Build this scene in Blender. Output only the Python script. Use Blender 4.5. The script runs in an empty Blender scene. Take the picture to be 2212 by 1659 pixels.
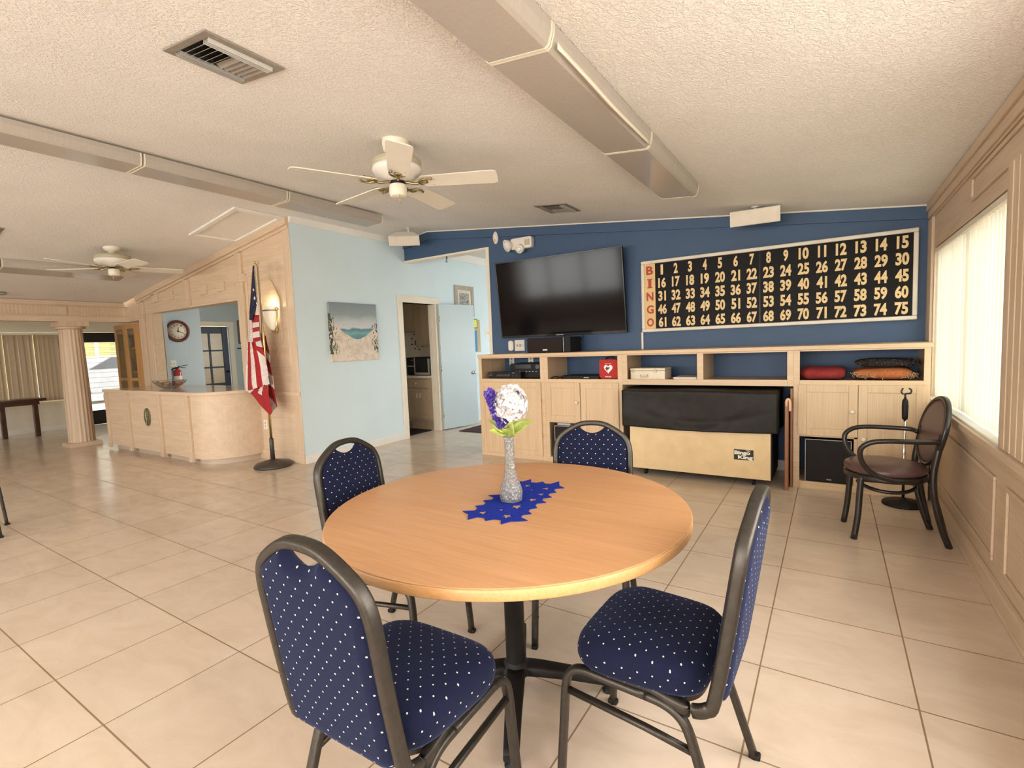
import bpy, bmesh, math, random
from mathutils import Vector, Matrix

random.seed(7)
SC = bpy.context.scene
COL = SC.collection
PI = math.pi

# ------------------------------------------------------------------ camera
CAM_YAW, CAM_PITCH, CAM_ROLL = math.radians(32.6516), math.radians(4.5303), math.radians(-2.2812)
cy_, sy_ = math.cos(CAM_YAW), math.sin(CAM_YAW)
fw = Vector((-sy_ * math.cos(CAM_PITCH), cy_ * math.cos(CAM_PITCH), -math.sin(CAM_PITCH)))
rt = Vector((cy_, sy_, 0.0))
up = rt.cross(fw)
cr, sr = math.cos(CAM_ROLL), math.sin(CAM_ROLL)
r2 = rt * cr + up * sr
u2 = rt * -sr + up * cr
cd = bpy.data.cameras.new('camera')
cam = bpy.data.objects.new('camera', cd)
COL.objects.link(cam)
M3 = Matrix((r2, u2, -fw)).transposed()
cam.matrix_world = Matrix.Translation((0, 0, 1.3476)) @ M3.to_4x4()
cd.sensor_fit = 'HORIZONTAL'
cd.sensor_width = 36.0
cd.lens = 36.0 * 1080.07 / 2212.0
cd.clip_start = 0.05
cd.clip_end = 200
SC.camera = cam

# ------------------------------------------------------------------ world, light, exposure
w = bpy.data.worlds.new('daylight')
SC.world = w
w.use_nodes = True
nt = w.node_tree
nt.nodes.clear()
out = nt.nodes.new('ShaderNodeOutputWorld')
bg = nt.nodes.new('ShaderNodeBackground')
tc = nt.nodes.new('ShaderNodeTexCoord')
sep = nt.nodes.new('ShaderNodeSeparateXYZ')
rp = nt.nodes.new('ShaderNodeValToRGB')
mp = nt.nodes.new('ShaderNodeMapRange')
mp.inputs['From Min'].default_value = -0.3
mp.inputs['From Max'].default_value = 0.5
nt.links.new(tc.outputs['Generated'], sep.inputs[0])
nt.links.new(sep.outputs['Z'], mp.inputs['Value'])
nt.links.new(mp.outputs[0], rp.inputs['Fac'])
rp.color_ramp.elements[0].position = 0.25
rp.color_ramp.elements[0].color = (0.42, 0.375, 0.31, 1)
rp.color_ramp.elements[1].position = 0.6
rp.color_ramp.elements[1].color = (1.0, 0.97, 0.92, 1)
nt.links.new(rp.outputs[0], bg.inputs['Color'])
bg.inputs['Strength'].default_value = 5.6
nt.links.new(bg.outputs[0], out.inputs['Surface'])

SC.view_settings.view_transform = 'Standard'
SC.view_settings.look = 'None'
SC.view_settings.gamma = 1.0
SC.view_settings.use_curve_mapping = False
SC.view_settings.exposure = 0.48
SC.cycles.max_bounces = 8
SC.cycles.diffuse_bounces = 5
SC.cycles.glossy_bounces = 3
SC.cycles.transmission_bounces = 6
SC.cycles.transparent_max_bounces = 8
SC.cycles.sample_clamp_indirect = 4.0
SC.cycles.caustics_reflective = False
SC.cycles.caustics_refractive = False
SC.cycles.use_denoising = True


def daylight(name, loc, rot, sx, sy, energy, col):
    """daylight or added fill that comes in through one opening"""
    l = bpy.data.lights.new(name, 'AREA')
    l.shape = 'RECTANGLE'
    l.size, l.size_y = sx, sy
    l.energy = energy
    l.color = col
    o = bpy.data.objects.new(name, l)
    o.location = loc
    o.rotation_euler = rot
    COL.objects.link(o)
    return o


# the sky behind the east and south windows (light enters through the openings only)
daylight('daylight_east', (1.25, 1.35, 1.45), (0, math.radians(90), 0), 1.5, 2.3, 34, (1.0, 0.95, 0.88))
daylight('daylight_east', (1.25, -1.6, 1.45), (0, math.radians(90), 0), 1.5, 2.3, 34, (1.0, 0.95, 0.88))
daylight('daylight_south', (-1.6, -4.3, 1.5), (math.radians(90), 0, 0), 4.2, 1.5, 185, (1.0, 0.985, 0.96))
daylight('daylight_south', (-6.6, -4.3, 1.5), (math.radians(90), 0, 0), 3.4, 1.5, 85, (0.93, 0.97, 1.0))

daylight('fill_corridor', (-2.15, 8.0, 1.6), (0, math.radians(90), 0), 1.2, 1.9, 16, (0.97, 0.99, 1.0))  # added fill lamp outside an unseen opening, brightens the corridor
daylight('fill_office', (-8.6, 8.0, 1.6), (math.radians(-90), 0, 0), 1.5, 1.2, 26, (0.97, 0.99, 1.0))  # added lamp at an invented opening out of view, lifts the dark office

# ------------------------------------------------------------------ mesh helpers
ORG = {}


class MB:
    def __init__(s):
        s.v, s.f, s.m, s.sm = [], [], [], []

    def add(s, vs, fs, mi=0, smooth=False):
        b = len(s.v)
        s.v += [tuple(v) for v in vs]
        for f in fs:
            s.f.append([b + i for i in f])
            s.m.append(mi)
            s.sm.append(smooth)
        return s

    def box(s, x0, x1, y0, y1, z0, z1, mi=0):
        return s.add([(x0, y0, z0), (x1, y0, z0), (x1, y1, z0), (x0, y1, z0), (x0, y0, z1), (x1, y0, z1), (x1, y1, z1), (x0, y1, z1)],
                     [(0, 3, 2, 1), (4, 5, 6, 7), (0, 1, 5, 4), (1, 2, 6, 5), (2, 3, 7, 6), (3, 0, 4, 7)], mi)

    def cbox(s, c, d, mi=0, rot=None):
        c = Vector(c)
        vs = []
        for k in range(8):
            p = Vector(((-1, 1)[k & 1] * d[0] / 2, (-1, 1)[(k >> 1) & 1] * d[1] / 2, (-1, 1)[(k >> 2) & 1] * d[2] / 2))
            if rot is not None:
                p = rot @ p
            vs.append(c + p)
        return s.add(vs, [(0, 2, 3, 1), (4, 5, 7, 6), (0, 1, 5, 4), (1, 3, 7, 5), (3, 2, 6, 7), (2, 0, 4, 6)], mi)

    def hexa(s, lo, hi, mi=0):
        """prism between two quads of four points"""
        return s.add(list(lo) + list(hi), [(3, 2, 1, 0), (4, 5, 6, 7), (0, 1, 5, 4), (1, 2, 6, 5), (2, 3, 7, 6), (3, 0, 4, 7)], mi)

    def sweep(s, pts, prof, closed=False, smooth=True, mi=0, up=None, caps=True, scale=None):
        pts = [Vector(p) for p in pts]
        n = len(pts)
        tans = []
        for i in range(n):
            a = pts[(i - 1) % n] if (closed or i > 0) else pts[i]
            b = pts[(i + 1) % n] if (closed or i < n - 1) else pts[i]
            t = b - a
            tans.append(t.normalized() if t.length > 1e-9 else Vector((0, 0, 1)))
        ref = Vector(up) if up is not None else None
        if ref is None:
            ref = Vector((0, 0, 1)) if abs(tans[0].z) < 0.9 else Vector((1, 0, 0))
        nrm = None
        rings = []
        for i in range(n):
            t = tans[i]
            if up is not None:
                nn = ref - t * ref.dot(t)
                if nn.length < 1e-6:
                    nn = nrm if nrm is not None else t.orthogonal()
            else:
                nn = (ref if nrm is None else nrm)
                nn = nn - t * nn.dot(t)
                if nn.length < 1e-6:
                    nn = t.orthogonal()
            nrm = nn.normalized()
            bi = t.cross(nrm)
            k = 1.0 if scale is None else scale[i]
            rings.append([pts[i] + bi * (a * k) + nrm * (b * k) for a, b in prof])
        m = len(prof)
        vs = [p for r in rings for p in r]
        fs = []
        last = n if closed else n - 1
        for i in range(last):
            j = (i + 1) % n
            for k in range(m):
                l = (k + 1) % m
                fs.append((i * m + k, i * m + l, j * m + l, j * m + k))
        s.add(vs, fs, mi, smooth)
        if caps and not closed:
            b = len(s.v) - len(vs)
            s.f.append([b + k for k in range(m)][::-1]); s.m.append(mi); s.sm.append(False)
            s.f.append([b + (n - 1) * m + k for k in range(m)]); s.m.append(mi); s.sm.append(False)
        return s

    def tube(s, pts, r, seg=10, closed=False, mi=0, scale=None):
        return s.sweep(pts, [(r * math.cos(2 * PI * k / seg), r * math.sin(2 * PI * k / seg)) for k in range(seg)], closed, True, mi, None, True, scale)

    def lathe(s, prof, c=(0, 0, 0), seg=24, axis='z', mi=0, smooth=True, caps=True):
        c = Vector(c)
        vs = []
        for r, h in prof:
            for k in range(seg):
                a = 2 * PI * k / seg
                x, y = r * math.cos(a), r * math.sin(a)
                p = {'z': (x, y, h), 'y': (x, h, y), 'x': (h, x, y)}[axis]
                vs.append(c + Vector(p))
        fs = []
        for i in range(len(prof) - 1):
            for k in range(seg):
                l = (k + 1) % seg
                fs.append((i * seg + k, i * seg + l, (i + 1) * seg + l, (i + 1) * seg + k))
        s.add(vs, fs, mi, smooth)
        if caps:
            b = len(s.v) - len(vs)
            for i in (0, len(prof) - 1):
                if prof[i][0] > 1e-5:
                    s.f.append([b + i * seg + k for k in range(seg)]); s.m.append(mi); s.sm.append(False)
        return s

    def prism(s, poly, d0, d1, plane='xy', mi=0, smooth=False):
        def P(a, b, d):
            return {'xy': (a, b, d), 'xz': (a, d, b), 'yz': (d, a, b)}[plane]
        n = len(poly)
        vs = [P(a, b, d0) for a, b in poly] + [P(a, b, d1) for a, b in poly]
        s.add(vs, [[i, (i + 1) % n, n + (i + 1) % n, n + i] for i in range(n)], mi, smooth)
        b = len(s.v) - 2 * n
        s.f.append([b + i for i in range(n)][::-1]); s.m.append(mi); s.sm.append(False)
        s.f.append([b + n + i for i in range(n)]); s.m.append(mi); s.sm.append(False)
        return s

    def grid(s, fn, nu, nv, mi=0, smooth=True, cu=False, cv=False):
        vs = [fn(i / (nu if cu else nu - 1), j / (nv if cv else nv - 1)) for i in range(nu) for j in range(nv)]
        fs = []
        for i in range(nu if cu else nu - 1):
            for j in range(nv if cv else nv - 1):
                a, b = (i + 1) % nu, (j + 1) % nv
                fs.append((i * nv + j, a * nv + j, a * nv + b, i * nv + b))
        return s.add(vs, fs, mi, smooth)

    def ball(s, c, r, seg=14, rings=8, sc=(1, 1, 1), mi=0, e=1.0):
        c = Vector(c)
        def sg(v, p): return math.copysign(abs(v) ** p, v)
        vs = []
        for i in range(rings + 1):
            th = PI * i / rings - PI / 2
            for k in range(seg):
                a = 2 * PI * k / seg
                vs.append(c + Vector((r * sc[0] * sg(math.cos(th), e) * sg(math.cos(a), e), r * sc[1] * sg(math.cos(th), e) * sg(math.sin(a), e), r * sc[2] * sg(math.sin(th), e))))
        fs = []
        for i in range(rings):
            for k in range(seg):
                l = (k + 1) % seg
                fs.append((i * seg + k, i * seg + l, (i + 1) * seg + l, (i + 1) * seg + k))
        return s.add(vs, fs, mi, True)

    def xf(s, M):
        s.v = [tuple(M @ Vector(v)) for v in s.v]
        return s

    def merge(s, o, M=None, mi=None):
        b = len(s.v)
        s.v += [tuple(M @ Vector(v)) if M is not None else v for v in o.v]
        for f, m, q in zip(o.f, o.m, o.sm):
            s.f.append([b + i for i in f]); s.m.append(m if mi is None else mi); s.sm.append(q)
        return s

    def build(s, name, mats, parent=None, bevel=0.0, label=None, cat=None, group=None, kind=None, origin=None, weld=False, subsurf=0, seg=2):
        if parent is not None:
            org = ORG[parent.name]
        elif origin is not None:
            org = Vector(origin)
        else:
            xs, ys, zs = zip(*s.v)
            org = Vector(((min(xs) + max(xs)) / 2, (min(ys) + max(ys)) / 2, min(zs)))
        me = bpy.data.meshes.new(name)
        me.from_pydata([tuple(Vector(v) - org) for v in s.v], [], s.f)
        mats = mats if isinstance(mats, (list, tuple)) else [mats]
        for m in mats:
            me.materials.append(m)
        me.polygons.foreach_set('material_index', s.m)
        me.polygons.foreach_set('use_smooth', s.sm)
        bm = bmesh.new()
        bm.from_mesh(me)
        if weld:
            bmesh.ops.remove_doubles(bm, verts=bm.verts, dist=1e-5)
        bmesh.ops.recalc_face_normals(bm, faces=bm.faces)
        bm.to_mesh(me)
        bm.free()
        me.update()
        o = bpy.data.objects.new(name, me)
        COL.objects.link(o)
        if parent is not None:
            o.parent = parent
            ORG[o.name] = org
        else:
            o.location = org
            ORG[o.name] = org.copy()
        if bevel:
            b = o.modifiers.new('bevel', 'BEVEL')
            b.width = bevel
            b.segments = seg
            b.limit_method = 'ANGLE'
            b.angle_limit = math.radians(40)
        if subsurf:
            b = o.modifiers.new('sub', 'SUBSURF')
            b.levels = b.render_levels = subsurf
        if label: o['label'] = label
        if cat: o['category'] = cat
        if group: o['group'] = group
        if kind: o['kind'] = kind
        return o


def thing(name, label, cat, loc=(0, 0, 0), group=None):
    o = bpy.data.objects.new(name, None)
    o.empty_display_size = 0.1
    COL.objects.link(o)
    o.location = loc
    ORG[o.name] = Vector(loc)
    o['label'] = label
    o['category'] = cat
    if group: o['group'] = group
    return o


def dup(root, loc, rot=None, label=None):
    r = root.copy()
    COL.objects.link(r)
    r.location = loc
    if rot is not None: r.rotation_euler = rot
    if label: r['label'] = label
    for ch in list(root.children):
        c = ch.copy(); COL.objects.link(c); c.parent = r
        for g in list(ch.children):
            d = g.copy(); COL.objects.link(d); d.parent = c
    return r


def arc(cx, cy, r, a0, a1, n):
    return [(cx + r * math.cos(math.radians(a0 + (a1 - a0) * i / n)), cy + r * math.sin(math.radians(a0 + (a1 - a0) * i / n))) for i in range(n + 1)]


def spline(pts, n=6):
    """Catmull-Rom through pts"""
    P = [Vector(p) for p in pts]
    Q = [P[0] * 2 - P[1]] + P + [P[-1] * 2 - P[-2]]
    o = []
    for i in range(1, len(Q) - 2):
        for k in range(n):
            t = k / n
            a, b, c, d = Q[i - 1], Q[i], Q[i + 1], Q[i + 2]
            o.append(0.5 * ((2 * b) + (c - a) * t + (2 * a - 5 * b + 4 * c - d) * t * t + (3 * b - a - 3 * c + d) * t ** 3))
    o.append(P[-1])
    return o


def rrect(w, h, r, n=3):
    o = []
    for cx, cy, a in ((w / 2 - r, h / 2 - r, 0), (-w / 2 + r, h / 2 - r, 90), (-w / 2 + r, -h / 2 + r, 180), (w / 2 - r, -h / 2 + r, 270)):
        o += arc(cx, cy, r, a, a + 90, n)
    return o


def text(mb, s, cx, cz, w, h, O, X, Z, depth=0.002, mi=0, bold=0.0, N=None):
    """lettering fitted into a w x h box centred at (cx, cz) of the plane O + X a + Z b"""
    cu = bpy.data.curves.new('lettering', 'FONT')
    cu.body = s
    cu.size = 1.0
    cu.offset = bold
    cu.resolution_u = 3
    cu.align_x = 'CENTER'
    ob = bpy.data.objects.new('lettering', cu)
    COL.objects.link(ob)
    me = bpy.data.meshes.new_from_object(ob.evaluated_get(bpy.context.evaluated_depsgraph_get()))
    vs = [v.co.copy() for v in me.vertices]
    fs = [list(p.vertices) for p in me.polygons]
    bpy.data.objects.remove(ob)
    bpy.data.curves.remove(cu)
    bpy.data.meshes.remove(me)
    if not vs: return
    x0, x1 = min(v.x for v in vs), max(v.x for v in vs)
    y0, y1 = min(v.y for v in vs), max(v.y for v in vs)
    O, X, Z = Vector(O), Vector(X), Vector(Z)
    N = X.cross(Z) if N is None else Vector(N)
    kx, ky = w / max(x1 - x0, 1e-6), h / max(y1 - y0, 1e-6)
    P = [O + X * (cx + (v.x - (x0 + x1) / 2) * kx) + Z * (cz + (v.y - (y0 + y1) / 2) * ky) + N * depth for v in vs]
    mb.add(P, fs, mi)


# ------------------------------------------------------------------ materials
def new_mat(name):
    m = bpy.data.materials.new(name)
    m.use_nodes = True
    n = m.node_tree
    b = n.nodes['Principled BSDF']
    return m, n, b


def node(n, t, **kw):
    x = n.nodes.new(t)
    for k, v in kw.items():
        if k in x.inputs: x.inputs[k].default_value = v
        else: setattr(x, k, v)
    return x


def coords(n, scale=(1, 1, 1), loc=(0, 0, 0), rot=(0, 0, 0)):
    t = n.nodes.new('ShaderNodeTexCoord')
    mp = n.nodes.new('ShaderNodeMapping')
    mp.inputs['Scale'].default_value = scale
    mp.inputs['Location'].default_value = loc
    mp.inputs['Rotation'].default_value = rot
    n.links.new(t.outputs['Object'], mp.inputs['Vector'])
    return mp.outputs[0]


def c4(c): return (c[0], c[1], c[2], 1)


def ramp(n, fac, stops):
    r = n.nodes.new('ShaderNodeValToRGB')
    e = r.color_ramp.elements
    while len(e) < len(stops): e.new(0.5)
    for i, (p, c) in enumerate(stops):
        e[i].position = p; e[i].color = c4(c)
    n.links.new(fac, r.inputs['Fac'])
    return r.outputs['Color']


def bump(n, b, h, strength=0.3, dist=0.01):
    x = n.nodes.new('ShaderNodeBump')
    x.inputs['Strength'].default_value = strength
    x.inputs['Distance'].default_value = dist
    n.links.new(h, x.inputs['Height'])
    n.links.new(x.outputs[0], b.inputs['Normal'])


def plain(name, col, rough=0.5, metal=0.0, var=0.06, scale=8.0, bmp=0.0, bscale=200.0, spec=0.5):
    m, n, b = new_mat(name)
    nz = node(n, 'ShaderNodeTexNoise', Scale=scale, Detail=3.0)
    n.links.new(coords(n), nz.inputs['Vector'])
    c = ramp(n, nz.outputs['Fac'], [(0.3, [x * (1 - var) for x in col]), (0.7, [min(1, x * (1 + var)) for x in col])])
    n.links.new(c, b.inputs['Base Color'])
    b.inputs['Roughness'].default_value = rough
    b.inputs['Metallic'].default_value = metal
    b.inputs['Specular IOR Level'].default_value = spec
    if bmp:
        n2 = node(n, 'ShaderNodeTexNoise', Scale=bscale, Detail=2.0)
        n.links.new(coords(n), n2.inputs['Vector'])
        bump(n, b, n2.outputs['Fac'], bmp, 0.002)
    return m


def wood(name, c1, c2, axis='x', rough=0.45, fine=1.0, contrast=0.25):
    m, n, b = new_mat(name)
    st = {'x': (1.2, 14, 14), 'y': (14, 1.2, 14), 'z': (14, 14, 1.2)}[axis]
    nz = node(n, 'ShaderNodeTexNoise', Scale=1.0 * fine, Detail=6.0, Roughness=0.6, Distortion=0.6)
    n.links.new(coords(n, st), nz.inputs['Vector'])
    st2 = {'x': (3, 160, 160), 'y': (160, 3, 160), 'z': (160, 160, 3)}[axis]
    n2 = node(n, 'ShaderNodeTexNoise', Scale=1.0 * fine, Detail=2.0)
    n.links.new(coords(n, st2), n2.inputs['Vector'])
    ca = ramp(n, nz.outputs['Fac'], [(0.5 - contrast, c1), (0.5 + contrast, c2)])
    cb = ramp(n, n2.outputs['Fac'], [(0.35, (0.90, 0.88, 0.86)), (0.6, (1, 1, 1))])
    mx = node(n, 'ShaderNodeMix', data_type='RGBA', blend_type='MULTIPLY')
    mx.inputs['Factor'].default_value = 1.0
    n.links.new(ca, mx.inputs['A'])
    n.links.new(cb, mx.inputs['B'])
    n.links.new(mx.outputs['Result'], b.inputs['Base Color'])
    b.inputs['Roughness'].default_value = rough
    bump(n, b, n2.outputs['Fac'], 0.08, 0.002)
    return m


def metal(name, col, rough):
    return plain(name, col, rough, 1.0, 0.05, 20)


def emit(name, col, s):
    m, n, b = new_mat(name)
    b.inputs['Base Color'].default_value = c4(col)
    b.inputs['Emission Color'].default_value = c4(col)
    b.inputs['Emission Strength'].default_value = s
    return m


def glassy(name, col=(0.9, 0.95, 0.95), refl=0.08, rough=0.02):
    """thin pane: mostly clear, some gloss"""
    m, n, b = new_mat(name)
    o = n.nodes['Material Output']
    tr = node(n, 'ShaderNodeBsdfTransparent'); tr.inputs['Color'].default_value = c4(col)
    gl = node(n, 'ShaderNodeBsdfGlossy'); gl.inputs['Roughness'].default_value = rough
    lw = n.nodes.new('ShaderNodeLayerWeight'); lw.inputs['Blend'].default_value = 0.5
    pw = node(n, 'ShaderNodeMath', operation='POWER'); pw.inputs[1].default_value = 4.0
    n.links.new(lw.outputs['Facing'], pw.inputs[0])
    ma = node(n, 'ShaderNodeMath', operation='MULTIPLY_ADD'); ma.inputs[1].default_value = 0.6; ma.inputs[2].default_value = refl * 0.5
    n.links.new(pw.outputs[0], ma.inputs[0])
    mx = n.nodes.new('ShaderNodeMixShader')
    n.links.new(ma.outputs[0], mx.inputs[0])
    n.links.new(tr.outputs[0], mx.inputs[1])
    n.links.new(gl.outputs[0], mx.inputs[2])
    n.links.new(mx.outputs[0], o.inputs['Surface'])
    return m


def translucent(name, col, amount, rough=0.7):
    m, n, b = new_mat(name)
    o = n.nodes['Material Output']
    nz = node(n, 'ShaderNodeTexNoise', Scale=3.0, Detail=2.0)
    n.links.new(coords(n, (20, 20, 0.5)), nz.inputs['Vector'])
    c = ramp(n, nz.outputs['Fac'], [(0.3, [x * 0.93 for x in col]), (0.7, col)])
    n.links.new(c, b.inputs['Base Color'])
    b.inputs['Roughness'].default_value = rough
    tl = node(n, 'ShaderNodeBsdfTranslucent')
    n.links.new(c, tl.inputs['Color'])
    mx = n.nodes.new('ShaderNodeMixShader')
    mx.inputs[0].default_value = amount
    n.links.new(b.outputs[0], mx.inputs[1])
    n.links.new(tl.outputs[0], mx.inputs[2])
    n.links.new(mx.outputs[0], o.inputs['Surface'])
    return m


def dotted(name, back):
    """navy upholstery with a staggered pattern of pale pin dots"""
    m, n, b = new_mat(name)
    t = n.nodes.new('ShaderNodeTexCoord')
    sp = n.nodes.new('ShaderNodeSeparateXYZ')
    n.links.new(t.outputs['Object'], sp.inputs[0])

    def mth(op, a, v):
        x = n.nodes.new('ShaderNodeMath'); x.operation = op
        for i, q in enumerate((a, v)):
            if isinstance(q, (int, float)): x.inputs[i].default_value = q
            else: n.links.new(q, x.inputs[i])
        return x.outputs[0]
    X, Y, Z = sp.outputs
    if back:
        A, B = X, Z
    else:
        # flat lattice on the top, wrapped lattice round the sides
        top = mth('GREATER_THAN', Z, 0.466)
        side = mth('SUBTRACT', 1.0, top)
        A = mth('ADD', mth('MULTIPLY', X, top), mth('MULTIPLY', mth('MULTIPLY', mth('ARCTAN2', X, Y), 0.21), side))
        B = mth('ADD', mth('MULTIPLY', Y, top), mth('MULTIPLY', Z, side))
    A, B = mth('DIVIDE', A, 0.042), mth('DIVIDE', B, 0.047)
    ds = []
    for off in (10.0, 10.5):
        fa = mth('SUBTRACT', mth('FRACT', mth('ADD', A, off), 0), 0.5)
        fb = mth('MULTIPLY', mth('SUBTRACT', mth('FRACT', mth('ADD', B, off), 0), 0.5), 1.13)
        ds.append(mth('ADD', mth('MULTIPLY', fa, fa), mth('MULTIPLY', fb, fb)))
    d = mth('LESS_THAN', mth('MINIMUM', ds[0], ds[1]), 0.0030)
    nz = node(n, 'ShaderNodeTexNoise', Scale=600.0, Detail=2.0)
    n.links.new(t.outputs['Object'], nz.inputs['Vector'])
    base = ramp(n, nz.outputs['Fac'], [(0.3, (0.004, 0.0055, 0.019)), (0.7, (0.008, 0.0105, 0.034))])
    mx = node(n, 'ShaderNodeMix', data_type='RGBA')
    n.links.new(d, mx.inputs['Factor'])
    n.links.new(base, mx.inputs['A'])
    mx.inputs['B'].default_value = (0.62, 0.60, 0.52, 1)
    n.links.new(mx.outputs['Result'], b.inputs['Base Color'])
    b.inputs['Roughness'].default_value = 0.9
    b.inputs['Specular IOR Level'].default_value = 0.15
    b.inputs['Sheen Weight'].default_value = 0.12
    b.inputs['Sheen Tint'].default_value = (0.35, 0.45, 0.9, 1)
    bump(n, b, nz.outputs['Fac'], 0.25, 0.001)
    return m


def tile_floor():
    m, n, b = new_mat('ceramic_tile')
    T = 0.508
    br = n.nodes.new('ShaderNodeTexBrick')
    br.offset = 0.0; br.squash = 1.0
    n.links.new(coords(n, (1, 1, 1), (6.4596 * T + 20 * T, -1.2463 * T + 20 * T, 0)), br.inputs['Vector'])
    br.inputs['Scale'].default_value = 1.0
    br.inputs['Brick Width'].default_value = T
    br.inputs['Row Height'].default_value = T
    br.inputs['Mortar Size'].default_value = 0.0033
    br.inputs['Mortar Smooth'].default_value = 0.15
    br.inputs['Bias'].default_value = 0.0
    nz = node(n, 'ShaderNodeTexNoise', Scale=3.5, Detail=8.0, Roughness=0.65, Distortion=0.8)
    n.links.new(coords(n, (0.8, 1.7, 1)), nz.inputs['Vector'])
    c = ramp(n, nz.outputs['Fac'], [(0.3, (0.56, 0.455, 0.35)), (0.5, (0.62, 0.51, 0.40)), (0.72, (0.67, 0.565, 0.455))])
    mx = node(n, 'ShaderNodeMix', data_type='RGBA', blend_type='MULTIPLY')
    mx.inputs['Factor'].default_value = 1.0
    br.inputs['Color1'].default_value = (0.95, 0.95, 0.95, 1)
    br.inputs['Color2'].default_value = (1.04, 1.03, 1.02, 1)
    br.inputs['Mortar'].default_value = (0.40, 0.32, 0.235, 1)
    n.links.new(c, mx.inputs['A'])
    n.links.new(br.outputs['Color'], mx.inputs['B'])
    n.links.new(mx.outputs['Result'], b.inputs['Base Color'])
    rr = ramp(n, br.outputs['Fac'], [(0.0, (0.20, 0.20, 0.20)), (1.0, (0.8, 0.8, 0.8))])
    n.links.new(rr, b.inputs['Roughness'])
    iv = node(n, 'ShaderNodeMath', operation='SUBTRACT')
    iv.inputs[0].default_value = 1.0
    n.links.new(br.outputs['Fac'], iv.inputs[1])
    ad = node(n, 'ShaderNodeMath', operation='MULTIPLY_ADD')
    n.links.new(nz.outputs['Fac'], ad.inputs[0])
    ad.inputs[1].default_value = 0.25
    n.links.new(iv.outputs[0], ad.inputs[2])
    bump(n, b, ad.outputs[0], 0.25, 0.003)
    return m


def knockdown():
    m, n, b = new_mat('knockdown_plaster')
    nz = node(n, 'ShaderNodeTexNoise', Scale=52.0, Detail=4.0, Roughness=0.55, Distortion=1.2)
    n.links.new(coords(n, (1, 0.8, 1)), nz.inputs['Vector'])
    h = ramp(n, nz.outputs['Fac'], [(0.40, (0, 0, 0)), (0.56, (1, 1, 1))])
    n2 = node(n, 'ShaderNodeTexNoise', Scale=2.0, Detail=3.0)
    n.links.new(coords(n), n2.inputs['Vector'])
    c = ramp(n, n2.outputs['Fac'], [(0.3, (0.80, 0.77, 0.73)), (0.7, (0.85, 0.82, 0.775))])
    n.links.new(c, b.inputs['Base Color'])
    b.inputs['Roughness'].default_value = 0.85
    b.inputs['Specular IOR Level'].default_value = 0.2
    bump(n, b, h, 0.6, 0.006)
    return m


MT = {}
MT['ceiling'] = knockdown()
MT['floor'] = tile_floor()
MT['blue'] = plain('navy_wall_paint', (0.042, 0.088, 0.175), 0.55, 0, 0.05, 2, 0.15, 120)
MT['ltblue'] = plain('pale_blue_wall_paint', (0.66, 0.79, 0.84), 0.6, 0, 0.025, 1.5, 0.12, 150)
MT['office'] = plain('grey_blue_office_paint', (0.46, 0.56, 0.62), 0.6, 0, 0.03, 2)
MT['white'] = plain('white_trim_paint', (0.80, 0.78, 0.73), 0.45, 0, 0.03, 4)
MT['cream'] = plain('cream_trim_paint', (0.78, 0.72, 0.60), 0.45, 0, 0.03, 4)
MT['panel_x'] = wood('whitewashed_panelling', (0.60, 0.455, 0.315), (0.71, 0.565, 0.41), 'x', 0.5)
MT['panel_z'] = wood('whitewashed_boards', (0.57, 0.43, 0.30), (0.69, 0.55, 0.40), 'z', 0.5)
MT['panel_y'] = wood('whitewashed_rails', (0.57, 0.43, 0.30), (0.68, 0.54, 0.395), 'y', 0.5)
MT['oak_x'] = wood('pickled_oak_rail', (0.61, 0.435, 0.265), (0.71, 0.53, 0.34), 'x', 0.4)
MT['oak_z'] = wood('pickled_oak_panel', (0.59, 0.425, 0.255), (0.70, 0.52, 0.33), 'z', 0.4)
MT['black'] = plain('matt_black', (0.009, 0.008, 0.008), 0.6, 0, 0.2, 30, spec=0.3)
MT['blackgloss'] = plain('gloss_black', (0.008, 0.008, 0.009), 0.2, 0, 0.1, 30)
MT['darkmetal'] = plain('dark_bronze_steel', (0.055, 0.048, 0.04), 0.38, 0.7, 0.15, 60, 0.2, 700)
MT['chrome'] = metal('chrome', (0.75, 0.74, 0.72), 0.15)
MT['brass'] = metal('brass', (0.65, 0.48, 0.20), 0.22)
MT['gold'] = metal('pale_gold', (0.85, 0.70, 0.36), 0.3)
MT['plastic'] = plain('white_plastic', (0.80, 0.75, 0.66), 0.4, 0, 0.02, 5)
MT['grey'] = plain('grey_plastic', (0.35, 0.35, 0.34), 0.5)
MT['seat'] = dotted('navy_pin_dot_seat_fabric', False)
MT['back'] = dotted('navy_pin_dot_back_fabric', True)
MT['glass'] = glassy('window_glass')
MT['red'] = plain('red_cloth', (0.45, 0.03, 0.025), 0.85, 0, 0.15, 60, 0.3, 300)
# ================================================================== the setting
S = 'structure'
XE, XL, YB, YP = 0.695, -5.349, 5.53, 3.656       # east wall, pale-blue wall, navy wall, panelled wall
XR, ZR = -4.86, 2.995                              # ridge
BE = (2.372 - ZR) / (XE - XR)
BW = (ZR - 2.362) / (XR + 9.5)
XW = -10.0                                         # face of the beam over the porch opening
YS = -3.7                                          # south wall


def zc(x): return ZR + (BE * (x - XR) if x > XR else BW * (x - XR))


MB().add([(-14.4, YS, 0), (0.9, YS, 0), (0.9, 9.6, 0), (-14.4, 9.6, 0), (-14.4, YS, -0.1), (0.9, YS, -0.1), (0.9, 9.6, -0.1), (-14.4, 9.6, -0.1)],
         [(0, 1, 2, 3), (7, 6, 5, 4), (0, 4, 5, 1), (1, 5, 6, 2), (2, 6, 7, 3), (3, 7, 4, 0)]).build('floor', MT['floor'], origin=(0, 0, 0), kind=S)

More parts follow.
